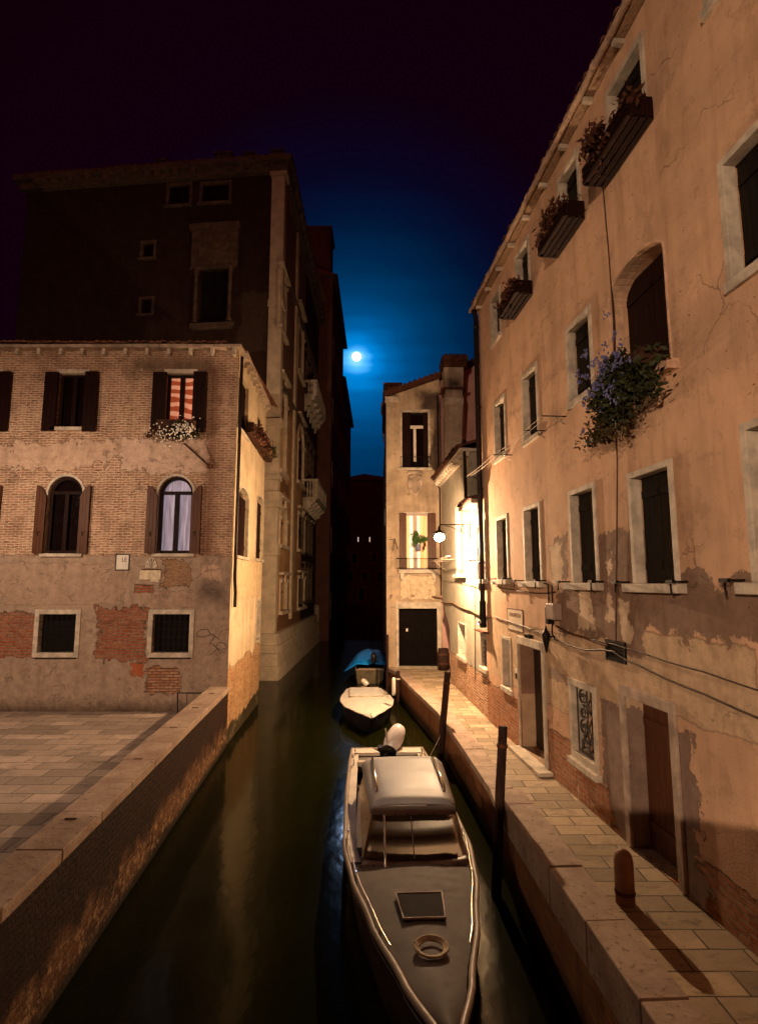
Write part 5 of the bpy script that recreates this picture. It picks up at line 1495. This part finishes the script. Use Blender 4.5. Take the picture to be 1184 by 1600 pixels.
#PART4
# ------------------------------------------------------------------ street lamps
def lamp_light(name, loc, power, col, size, parent=None):
    l = bpy.data.lights.new(name, 'POINT'); l.energy = power; l.color = col; l.shadow_soft_size = size
    o = bpy.data.objects.new(name, l); C.objects.link(o); o.location = loc
    return o
LP = FA.pix(735, 820)
sl_ = LP[0]; zl_ = LP[1]
out = None
for k in range(60):
    d = -.3 - k * .02
    p = FA.w(sl_, d, zl_)
    v = p - Vector((0, 0, CZ)); dep = v.y * CT + v.z * ST
    if 592 + F * v.x / dep < 687: out = d; break
out = out or -.9
lt = thing('street_lamp', 'glowing street lamp on a scrolled iron arm from the cream house wall', 'street lamp', FA, None)
mb = MB().tube([(sl_, 0, zl_), (sl_, out, zl_)], .018, 6).tube([(sl_, -.02, zl_ - .42), (sl_, -.02, zl_ + .08)], .02, 6)
pts = []
for j in range(30):
    t = j / 29; a_ = math.pi * .5 + t * 3.4 * math.pi; R0 = .13 * (1 - .7 * t)
    pts.append((sl_, -.17 + R0 * math.cos(a_), zl_ - .15 + R0 * math.sin(a_)))
mb.tube(pts, .012, 5)
mb.tube([(sl_, -.05, zl_ - .28), (sl_, -.25, zl_ - .22), (sl_, out * .6, zl_ - .07), (sl_, out * .8, zl_ - .03)], .013, 5)
mb.build('arm', IRON, lt, FA)
hz = zl_ - .40
MB().lathe([(.0, zl_ - .03), (.03, zl_ - .05), (.05, zl_ - .16), (.19, zl_ - .24), (.235, zl_ - .27), (.21, zl_ - .275), (0, zl_ - .22)], (sl_, out, 0), 18).build('shade', IRON, lt, FA)
MB().ellipsoid((sl_, out, hz + .03), .15, .15, .12, 18, 12).build('bulb', emit('lamp_glow', (1, .82, .52), 60), lt, FA)
pA = FA.w(sl_, out, hz - .15)
lamp_light('street_lamp_light', pA, 2350, (1.0, .64, .35), .06)

# ordinary lamp standards beside the bridge, outside the picture
def standard(x, y, zb, zt, power, lab, col=(1.0, .66, .38), ax=.8, ay=.2, rim=.12):
    t = thing('street_lamp', lab, 'street lamp', Frame(x, y, 1, 0))
    MB().lathe([(.14, zb), (.14, zb + .2), (.07, zb + .35), (.05, zt - .3), (.05, zt + .1)], (0, 0, 0), 12).build('post', IRON, t)
    MB().tube([(0, 0, zt + .1), (ax * .3, ay * .3, zt + .42), (ax * .8, ay * .8, zt + .45), (ax, ay, zt + .30)], .025, 8).build('arm', IRON, t)
    MB().lathe([(.0, .30), (.06, .28), (.24, rim + .04), (.27, rim), (.25, rim), (.05, .2), (.0, .2)], (ax, ay, zt), 20).build('shade', IRON, t)
    MB().ellipsoid((ax, ay, zt + .12), .09, .09, .07, 12, 8).build('bulb', emit('lamp_glow_side', (1, .8, .5), 12), t)
    lamp_light('street_lamp_light', (x + ax, y + ay, zt - .03), power, col, .09)
standard(-10.3, 10.9, .9, 6.9, 430, 'lamp standard in the small square left of the brick house', (1.0, .73, .50))
standard(-6.8, -9.2, .9, 6.6, 6000, 'lamp standard behind the footbridge on the left bank', (1.0, .69, .455), rim=.07)

# ------------------------------------------------------------------ mooring poles
def pole(lab, b, t, r, band=None, name='mooring_pole', mat=WOOD_POLE):
    th_ = thing(name, lab, 'mooring pole', Frame(b[0], b[1], 1, 0), 'mooring poles along the quay')
    b0 = Vector((0, 0, b[2])); t0 = Vector((t[0] - b[0], t[1] - b[1], t[2]))
    n = 8; pts = [b0.lerp(t0, k / n) + Vector((rnd.uniform(-.006, .006), rnd.uniform(-.006, .006), 0)) for k in range(n + 1)]
    pts[-1] = t0; d = (t0 - b0).normalized()
    MB().tube(pts, r * 1.08, 9, r2=r * .95).build('shaft', mat, th_, bevel=.008)
    MB().tube([t0 - d * .30, t0 - d * .25], r * 1.12, 10).build('band', band or RUST, th_)
    return th_
pole('slim dark mooring pole leaning right, beside the stern of the cabin boat', (1.36, 14.1, -1), (1.69, 14.1, 2.15), .085)
pole('thickest dark mooring pole, leaning over the walkway edge near the viewer', (1.53, 8.25, -1), (1.84, 8.6, 2.2), .072)
p = ground(620, 1098, 0)
pole('short dark pole with a pale ring beside the cream tender', (p.x + .02, p.y + .1, -1), (p.x + .05, p.y + .1, 1.1), .075, WHITE)
pole('thin dark pole against the corner of the end house', (xE + .0, yE - .5, -1), (xE + .03, yE - .5, at_y(606, 992, yE - .5).z), .05)
p = ground(494, 1003, 0)
pole('pale stout pile standing in the dark water beyond the palace plinth', (p.x, p.y, -1), (p.x, p.y, at_y(494, 945, p.y).z), .2, STONE, mat=STONE_D)
# hanging white fender on the tender pole
fd = thing('fender', 'white tubular fender hanging on the quay next to the cream tender', 'fender', WORLD)
p = at_y(615, 1073, 17.9)
MB().lathe([(.0, p.z - .28), (.045, p.z - .26), (.06, p.z - .2), (.06, p.z + .2), (.045, p.z + .26), (.0, p.z + .28)], (p.x, p.y, 0), 12).build('body', WHITE, fd)
MB().tube([(p.x, p.y, p.z + .27), (p.x + .05, p.y, .93)], .01, 4).build('rope', CABLE, fd)
# bollard bottom right
p = ground(977, 1412, .9)
bl = thing('bollard', 'round-topped wooden bollard on the walkway at the lower right', 'bollard', Frame(p.x, p.y, 1, 0))
h_ = at_y(977, 1327, p.y).z
MB().lathe([(.10, .88), (.10, h_ - .12), (.085, h_ - .05), (.05, h_ - .01), (.0, h_)], (0, 0, 0), 16).build('post', simple('pale_bollard_wood', (.26, .13, .07), .7, .3, 4), bl)
MB().lathe([(.103, 1.0), (.108, 1.02), (.103, 1.04)], (0, 0, 0), 16).build('band', RUST, bl)

# ------------------------------------------------------------------ boats
def lerp_tab(tab, t):
    for i in range(len(tab) - 1):
        if t <= tab[i + 1][0]:
            a, b = tab[i], tab[i + 1]; q = (t - a[0]) / (b[0] - a[0]); q = q * q * (3 - 2 * q) * .4 + q * .6
            return a[1] + (b[1] - a[1]) * q
    return tab[-1][1]
def hull(L, wt, sheer, keel=-.3, n=44, rim=.05, deck_drop=.04, rake=.25):
    """returns hull, deck and gunwale builders; y from stern (0) to bow (L)"""
    H = MB(); G = MB(); Dk = MB()
    rows = []
    for i in range(n + 1):
        t = i / n; w = lerp_tab(wt, t); z = lerp_tab(sheer, t); y = L * t
        kz = keel + (z - keel) * max(0, (t - .8) / .2) ** 2 * .6
        r = []
        for sx in (-1, 1):
            pr = [(0, kz), (w * .5, kz + .05), (w * .86, kz + .22), (w * .95, (z + kz) / 2 + .1), (w, z)]
            r.append([Vector((sx * q[0], y - rake * max(0, t - .7) / .3 * (1 - (q[1] - kz) / (z - kz + 1e-6)) * 1.0, q[1])) for q in pr])
        rows.append(r)
    for sx in (0, 1):
        v = [p for r in rows for p in r[sx]]; m = 5; f = []
        for i in range(n):
            for k in range(m - 1):
                q = (i * m + k, i * m + k + 1, (i + 1) * m + k + 1, (i + 1) * m + k)
                f.append(q if sx else q[::-1])
        H.add(v, f, True)
    r0 = rows[0]; H.add(r0[0][::-1] + r0[1][1:], [tuple(range(9))])
    for sx in (0, 1): G.tube([r[sx][4] + Vector((0, 0, .0)) for r in rows], rim * .5, 7)
    G.tube([rows[0][0][4], rows[0][1][4]], rim * .5, 7)
    return H, G, rows
def deck(rows, i0, i1, inset_=.0, dz=-.02, camber=.03, x0=0.0):
    mb = MB(); v = []; f = []; m = 9
    for i in range(i0, i1 + 1):
        a, b = rows[i][0][4], rows[i][1][4]; w = max(b.x - inset_, .004)
        for k in range(m):
            u = -1 + 2 * k / (m - 1); v.append((u * w, a.y, a.z + dz + camber * (1 - u * u)))
    for i in range(i1 - i0):
        for k in range(m - 1): f.append((i * m + k, i * m + k + 1, (i + 1) * m + k + 1, (i + 1) * m + k))
    return mb.add(v, f, True)
def outboard(par, c, tilt, scale=1.0, mat=WHITE, leg=True):
    """motor: cowl ellipsoid, leg and tiller; c in local boat coords; tilt = rotation matrix"""
    S = scale
    o = MB().ellipsoid(c, .20 * S, .235 * S, .36 * S, 24, 14, tilt, .86).build('outboard_motor', mat, par)
    V = Vector(c)
    MB().ellipsoid(V + tilt @ Vector((0, 0, -.30 * S)), .17 * S, .2 * S, .10 * S, 18, 8, tilt).build('lower_cowl', IRON, o)
    if leg:
        MB().tube([V + tilt @ Vector((0, 0, -.3 * S)), V + tilt @ Vector((0, .05 * S, -.85 * S))], .07 * S, 8).build('leg', IRON, o)
        MB().tube([V + tilt @ Vector((.12 * S, .1 * S, -.22 * S)), V + tilt @ Vector((.34 * S, .32 * S, -.05 * S))], .022 * S, 7).build('tiller', simple('tiller_grey', (.4, .34, .3), .5), o)
        MB().box(-.05, .05, -.012, .012, -.02, .03).build('badge', BLACKP, o, Matrix.Translation(V + tilt @ Vector((-.02, -.225 * S, -.16 * S))) if False else None) if False else None
    return o

# 1. cabin boat, bow towards the viewer
GEL = simple("aged_gelcoat", (.30, .23, .18), .5, .25, 1.6, spec=.35, bump=.002)
GELD = simple("grey_brown_foredeck", (.15, .13, .12), .72, .14, 1.5, spec=.12, bump=.0001)
HULLM = simple("dark_hull_paint", (.05, .03, .02), .35, .2, 2)
bx, by = .185, 13.32
FB = Frame(bx, by, -1.0, .045)          # local y runs towards the bow (towards the viewer)
# frame y axis = (-uy, ux) = (-.045, -1): towards the camera
B1 = thing('cabin_boat', 'large grey cabin motorboat with glossy roof and smoked windscreen, bow toward the viewer', 'boat', Frame(bx, by, -1.0, -.045))
L1 = 8.67
wt = [(0, .80), (.12, .85), (.35, .89), (.56, .89), (.67, .78), (.78, .58), (.90, .31), (1, .02)]
H, G, rows = hull(L1, wt, [(0, .55), (.5, .58), (.8, .66), (1, .78)], rim=.07)
H.build('hull', HULLM, B1)
G.build('gunwale', GEL, B1)
G2 = MB()
for sx in (0, 1): G2.tube([r[sx][4] + Vector(((1 if sx == 0 else -1) * .0, 0, -.10)) for r in rows], .022, 6)
G2.build('rubbing_strake', PIPE, B1)
n_ = 44
def iy(y): return max(0, min(n_, round(y / L1 * n_)))
# side decks, stern quarters, cockpit sole
SIDED = simple('pale_side_deck', (.60, .52, .42), .5, .15, 3)
for sx in (-1, 1):
    sd = MB()
    for i in range(iy(.4), iy(5.25)):
        a, b = rows[i][1][4], rows[i + 1][1][4]
        w = .17
        q = [(sx * a.x, a.y, a.z), (sx * b.x, b.y, b.z), (sx * (b.x - w), b.y, b.z), (sx * (a.x - w), a.y, a.z)]
        q2 = [(p_[0], p_[1], p_[2] - .06) for p_ in q]
        sd.add(q + q2, [(0, 1, 2, 3) if sx < 0 else (3, 2, 1, 0), (2, 3, 7, 6) if sx < 0 else (6, 7, 3, 2)])
    fixn(sd.build('side_deck', SIDED, B1))
    fixn(MB().slab([(sx * .82, .02), (sx * .33, .02), (sx * .18, .34), (sx * .70, .36), (sx * .83, .45)], .50, .572).build('stern_quarter', SIDED, B1, bevel=.006))
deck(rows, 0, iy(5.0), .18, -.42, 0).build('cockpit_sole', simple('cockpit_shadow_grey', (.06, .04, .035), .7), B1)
MB().box(-.68, .68, .42, .80, .30, .50).build('stern_bench', GELD, B1, bevel=.02)
MB().box(-.68, .68, .95, 1.08, .50, .60).build('thwart', simple('pale_thwart', (.50, .42, .33), .5, .15), B1, bevel=.01)
# cabin: roof quad (shifted a little to the quay side of the axis)
CB = B1
OX = -.11
# roof in boat coordinates (y measured from the stern)
yb, yf = 2.67, 4.72
zb_, zf_ = 1.12, 1.12
def ringpts(y, w, z0, z1, wb): return [(-wb, y, z0), (-w, y, z1), (w, y, z1), (wb, y, z0)]
rb = MB(); v = []; nn = 12; mm = 14
for i in range(nn + 1):
    t = i / nn; y = yb + (yf - yb) * t; w = .72 - .11 * t
    for k in range(mm + 1):
        u = -1 + 2 * k / mm
        drop = .10 * abs(u) ** 12 + (.045 * max(0, (t - .93) / .07) ** 2) + .004 * math.sin(3 * u + 4 * t)
        v.append((OX + u * w, y, zb_ + (zf_ - zb_) * t + .02 * (1 - u * u) - drop))
f = [(i * (mm + 1) + k, i * (mm + 1) + k + 1, (i + 1) * (mm + 1) + k + 1, (i + 1) * (mm + 1) + k) for i in range(nn) for k in range(mm)]
rb.add(v, f, True)
ROOFM = Mt("glossy_grey_roof")
_n = ROOFM.noise(1.6, 4, .6); _n2 = ROOFM.noise(6, 4, .6)
_c = ROOFM.mix(ROOFM.rng(_n, .3, .7), (.22, .205, .205), (.32, .30, .295))
ROOFM.bump(_n, .002, .4)
ROOFM = ROOFM.done(_c, ROOFM.rng(_n, .3, .7, .44, .56), .35)
rf = rb.build('cabin_roof', ROOFM, CB)
so = rf.modifiers.new('thick', 'SOLIDIFY'); so.thickness = .03; so.offset = 1
# front lip of the roof, side panels, windscreen
MB().add([(OX + q[0], q[1], q[2]) for q in ((-.60, yf + .0, 1.08), (.60, yf, 1.08), (.61, yf + .08, .98), (-.61, yf + .08, .98), (-.60, yf - .03, 1.06), (.60, yf - .03, 1.06), (.61, yf + .05, .96), (-.61, yf + .05, .96))],
         [(0, 1, 2, 3), (4, 7, 6, 5), (0, 3, 7, 4), (1, 5, 6, 2), (3, 2, 6, 7)]).build('roof_lip', simple('roof_lip_grey', (.22, .185, .17), .35, .15, 2, spec=.5), CB)
SMOKE = Mt("smoked_acrylic")
SMOKE.bsdf.inputs['Transmission Weight'].default_value = .8; SMOKE.bsdf.inputs['IOR'].default_value = 1.08
SMOKE.bump(SMOKE.noise(2.5, 2), .01, .5)
SMOKE = SMOKE.done((.26, .165, .10), .36, .10)
def curved_screen(y0, z0, w0, y1, z1, w1, bow, mat, name, n=16):
    mb = MB(); v = []
    for k in range(n + 1):
        u = -1 + 2 * k / n
        bb = bow * (1 - abs(u) ** 2.6)
        v.append((OX + u * w0, y0 + bb * .9, z0)); v.append((OX * .5 + u * w1, y1 + bb, z1))
    mb.add(v, [(2 * k, 2 * k + 1, 2 * k + 3, 2 * k + 2) for k in range(n)], True)
    o = mb.build(name, mat, CB); s_ = o.modifiers.new('thick', 'SOLIDIFY'); s_.thickness = .008
    return o
curved_screen(yf + .06, .99, .60, yf + .62, .66, .70, .10, SMOKE, 'windscreen')
for sx in (-1, 1):
    MB().add([(OX + sx * .61, yf + .03, .99), (OX * .5 + sx * .70, yf + .60, .66), (OX * .5 + sx * .72, yb + .1, .60), (OX + sx * .665, yb + .02, 1.04)], [(0, 1, 2, 3) if sx > 0 else (3, 2, 1, 0)]).build('side_window', SMOKE, CB)
    MB().tube([(OX + sx * .605, yf + .05, .99), (OX * .5 + sx * .70, yf + .62, .665)], .014, 6).build('screen_post', GEL, CB)
    ra = [(OX + sx * .54, yb + .12, 1.14), (OX + sx * .54, yb + .16, 1.19), (OX + sx * .52, yf - .45, 1.21), (OX + sx * .515, yf - .40, 1.15)]
    MB().tube(ra, .021, 8).build('grab_rail', simple('bright_chrome', (.75, .68, .6), .15, .05, 3, metal=1.0), CB)
SBM = simple('screen_bar_steel', (.8, .74, .68), .18, .05, 3, metal=1.0)
MB().tube([(.33, yf + .12, 1.0), (.345, yf + .68, .69), (.345, yf + .84, .60)], .016, 8).build('screen_bar', SBM, CB)
MB().tube([(-.05, yf + .16, 1.0), (-.04, yf + .72, .69)], .008, 6).build('screen_bar', simple('screen_bar_grey', (.35, .28, .24), .4), CB)
for k in range(6):
    u = -.8 + 1.6 * k / 5
    MB().ellipsoid((OX + u * .60, yf + .085, 1.0), .012, .008, .012, 8, 5).build('stud', IRON, CB)
    MB().ellipsoid((OX * .5 + u * .70, yf + .70 + .10 * (1 - abs(u) ** 2.6), .63), .012, .008, .012, 8, 5).build('stud', IRON, CB)
# steering wheel and seat inside, seen through the screen
MB().box(-.5, .5, yf - .6, yf - .15, .45, .75).build('seat', simple('tan_seat', (.24, .13, .065), .7), B1, bevel=.04)
pts = [(-.32 + .13 * math.cos(a * math.pi / 8), yf + .02, .78 + .13 * math.sin(a * math.pi / 8)) for a in range(17)]
MB().tube(pts, .014, 6).build('steering_wheel', IRON, CB)
# foredeck: coaming strip below the screen, then the deck
fd_ = deck(rows, iy(5.12), n_, .05, -.03, .06); fd_.build('foredeck', GELD, B1)
curved_screen(yf + .60, .665, .705, yf + .70, .60, .74, .10, simple('coaming_grey', (.24, .18, .15), .4), 'coaming')
mb = MB()
for sx in (-1, 1):
    pts = [(sx * (lerp_tab(wt, y / L1) - .05), y, .70 + .03 * math.sin(y)) for y in [4.57 + .3 * k for k in range(10)]]
    mb.tube(pts, .012, 6)
    for y in (4.57, 5.77, 6.97): mb.tube([(sx * (lerp_tab(wt, y / L1) - .05), y, .58), (sx * (lerp_tab(wt, y / L1) - .05), y, .71)], .012, 6)
mb.build('bow_rail', simple('rail_steel', (.6, .52, .44), .2, .1, 3, metal=1.0), B1)
for sx, y in ((-1, 5.2), (1, 1.2), (-1, .5), (1, .5)):
    x = sx * (lerp_tab(wt, y / L1) - .09)
    MB().tube([(x, y - .09, .66), (x, y + .09, .66)], .013, 6).tube([(x, y - .04, .57), (x, y - .04, .66)], .013, 6).tube([(x, y + .04, .57), (x, y + .04, .66)], .013, 6).build('cleat', simple('cleat_steel', (.7, .62, .55), .2, .05, 3, metal=1.0), B1)
hh = MB().ring((-.26, .26, -.0, .0), (-.2, .2, 0, 0), 0, 0) if False else MB()
hz_ = .70
hh.slab([(-.27, 6.3), (.27, 6.3), (.23, 6.8), (-.23, 6.8)], hz_ - .05, hz_ + .012)
ht = fixn(hh.build('deck_hatch', simple('hatch_acrylic', (.03, .024, .02), .8, .1, spec=.05), B1, bevel=.02))
MB().tube([(-.27, 6.3, hz_ + .01), (.27, 6.3, hz_ + .01), (.23, 6.8, hz_ + .012), (-.23, 6.8, hz_ + .012), (-.27, 6.3, hz_ + .01)], .014, 6).build('hatch_frame', GEL, ht)
MB().tube([((.13 + .012 * (k // 16)) * math.cos(k * math.pi / 8), 7.35 + (.13 + .012 * (k // 16)) * math.sin(k * math.pi / 8), .74 + .006 * (k // 16)) for k in range(64)], .013, 5).build('rope_coil', simple('hemp_rope', (.42, .33, .22), .8, .3, 20), B1)
# boat is mirrored in x relative to the image (it faces the viewer): +x local is screen left
TM = Matrix.Rotation(math.radians(-24), 3, 'Y') @ Matrix.Rotation(math.radians(-38), 3, 'X')
mm_ = WM[B1.name].inverted() @ Vector((*at_y(616, 1155, 13.35), 1)).to_3d() if False else WM[B1.name].inverted() @ at_y(616, 1155, 13.35)
TM = Matrix.Rotation(math.radians(-32), 3, 'Y') @ Matrix.Rotation(math.radians(34), 3, 'X')
outboard(B1, tuple(mm_), TM, 1.0, simple('motor_white', (.74, .67, .65), .3, .06, 3, spec=.6, bump=.001))
MB().box(-.22, .22, -.16, .06, .36, .60).build('motor_bracket', IRON, B1, bevel=.02)
mrp = thing('mooring_rope', 'rope from the stern of the cabin boat to the slim leaning pole', 'rope', WORLD)
a_ = ground(662, 1186, .58)
MB().tube([a_, a_ + Vector((.15, .4, -.1)), (1.44, 13.9, .62), (1.47, 14.0, .68)], .012, 5).build('rope', CABLE, mrp)

# 2. cream tender
pS = ground(568.5, 1076, .5); pBw = ground(580.5, 1124, .5)
dv = (pBw - pS); L2 = dv.length; dv.normalize()
B2 = thing('tender', 'small open tender with a cream deck cover and pointed bow, moored behind the cabin boat', 'boat', Frame(pS.x, pS.y, dv.y, -dv.x))
wt2 = [(0, .62), (.10, .69), (.3, .83), (.45, .86), (.62, .76), (.8, .45), (.93, .17), (1, .02)]
H, G, rows2 = hull(L2, wt2, [(0, .48), (.6, .5), (1, .54)], keel=-.2, rim=.05)
H.build('hull', simple('tender_hull_navy', (.012, .010, .016), .35), B2); G.build('gunwale', WHITE, B2)
deck(rows2, 0, 44, .015, .005, .05).build('deck_cover', CREAM, B2)
hb = MB(); q = [(-.52, .18), (.52, .18), (.56, 1.75), (-.56, 1.75)]
hb.tube([(x, y, .565) for x, y in q + [q[0]]], .012, 5)
hb.build('hatch_seam', simple('seam_brown', (.45, .33, .22), .7), B2)
hp = MB().slab(q, .52, .57); fixn(hp.build('hatch', CREAM, B2, bevel=.02))
MB().ellipsoid((.0, L2 - .25, .58), .03, .04, .02, 10, 6).build('bow_eye', IRON, B2)
mp_ = WM[B2.name].inverted() @ at_y(570.5, 1067, pS.y + .35)
outboard(B2, tuple(mp_), Matrix.Rotation(math.radians(50), 3, 'Y') @ Matrix.Rotation(math.radians(20), 3, 'X'), .52)
mb = MB(); mb.tube([(-.62, 1.3, .55), (-.80, 1.9, .62), (-.95, 2.0, .75)], .01, 5); mb.tube([(-.70, .6, .55), (-.75, 1.6, .60)], .016, 5)
mb.build('mooring_line', CABLE, B2)

# 3. boat with blue tarpaulin
pT = ground(581, 1046, .6)
B3 = thing('covered_boat', 'dark workboat under a bright blue tarpaulin at the end of the quay', 'boat', Frame(-.40, pT.y, 1, 0))
wt3 = [(0, .60), (.2, .66), (.5, .68), (.75, .5), (.9, .25), (1, .02)]
H, G, rows3 = hull(5.4, wt3, [(0, .58), (.6, .6), (1, .8)], rim=.05)
H.build('hull', simple('olive_hull', (.14, .11, .06), .5, .3, 3), B3); G.build('gunwale', simple('worn_gunwale', (.40, .27, .18), .6), B3)
deck(rows3, 0, 44, .05, -.3, 0).build('sole', DARK, B3)
TARP = Mt("blue_tarpaulin")
_w = TARP.noise(9, 3, .6); _v = TARP.noise(26, 3, .6)
_c = TARP.mix(TARP.rng(_w, .3, .7), (.0, .20, 1.0), (.0, .36, 1.0))
TARP.bump(TARP.ma('ADD', _w, TARP.ma('MULTIPLY', _v, .6)), .05, 1)
TARP = TARP.done(_c, .35, .5)
mb = MB(); v = []; NY, NX = 16, 22
for i in range(NY + 1):
    t = i / NY; y = .25 + 4.6 * t
    w = lerp_tab(wt3, min(1, y / 5.4)) + .10
    for k in range(NX + 1):
        u = -1 + 2 * k / NX
        ridge = .44 * min(1, .05 + t * 3.2) ** .6 * (1 - max(0, t - .6) / .45) * (1 - abs(u) ** 3.2)
        z = .66 + ridge + .018 * math.sin(9 * u + 5 * t) + .015 * math.sin(23 * t + 3 * u) + rnd.uniform(-.008, .008)
        if u < -.55: z -= (abs(u) - .55) * .55
        xx_ = u * w - (.62 * max(0, -u - .25) * (1 - t) ** 1.1)
        cut = .0
        v.append((xx_, y + .35 * (1 - t), z))
mb.add(v, [(i * (NX + 1) + k, i * (NX + 1) + k + 1, (i + 1) * (NX + 1) + k + 1, (i + 1) * (NX + 1) + k) for i in range(NY) for k in range(NX)], True)
tp = mb.build('tarpaulin', TARP, B3); s_ = tp.modifiers.new('thick', 'SOLIDIFY'); s_.thickness = .01
pm = WM[B3.name].inverted() @ at_y(583.5, 1028, pT.y + .25)
outboard(B3, tuple(pm), Matrix.Identity(3), .62, simple('black_cowl', (.02, .012, .01), .35, .1), leg=False)
MB().box(-.5, .55, .05, .12, .45, .63).build('transom_board', simple('pale_transom', (.36, .26, .18), .6), B3)
# far blue-covered boat
p = ground(563, 944, 0)
B4 = thing('far_boat', 'tiny boat with a teal cover on the dark water far down the canal', 'boat', Frame(p.x, min(p.y, 92), 1, 0))
H, G, r4 = hull(4.5, wt3, [(0, .5), (1, .7)], rim=.05)
H.build('hull', HULLM, B4); deck(r4, 0, 44, .0, .1, .35).build('cover', TARP, B4)

# roof aerial on the ochre corner
ae = thing('roof_aerial', 'thin rooftop aerial seen against the blue sky left of the ochre house', 'aerial', FK)
sA_, zA_ = FK.pix(752, 548, 0)
MB().tube([(sA_, .5, zk1 - .4), (sA_, .5, zA_ + .3)], .012, 5).build('mast', IRON, ae, FK)
MB().tube([(sA_ - .3, .5, zA_), (sA_ + .35, .5, zA_ - .1)], .010, 4).tube([(sA_ - .1, .5, zA_ + .05), (sA_ + .35, .5, zA_ + .7)], .006, 4).build('boom', IRON, ae, FK)

# ------------------------------------------------------------------ the moon
mo = MB().ellipsoid(Vector((0, 0, CZ)) + MOON * 900, 7.0, 7.0, 7.0, 32, 20).build('moon', emit('moon_glow', (1.0, .93, .80), 2.2))
tag(mo, 'bright full moon in the blue sky above the canal', 'moon')
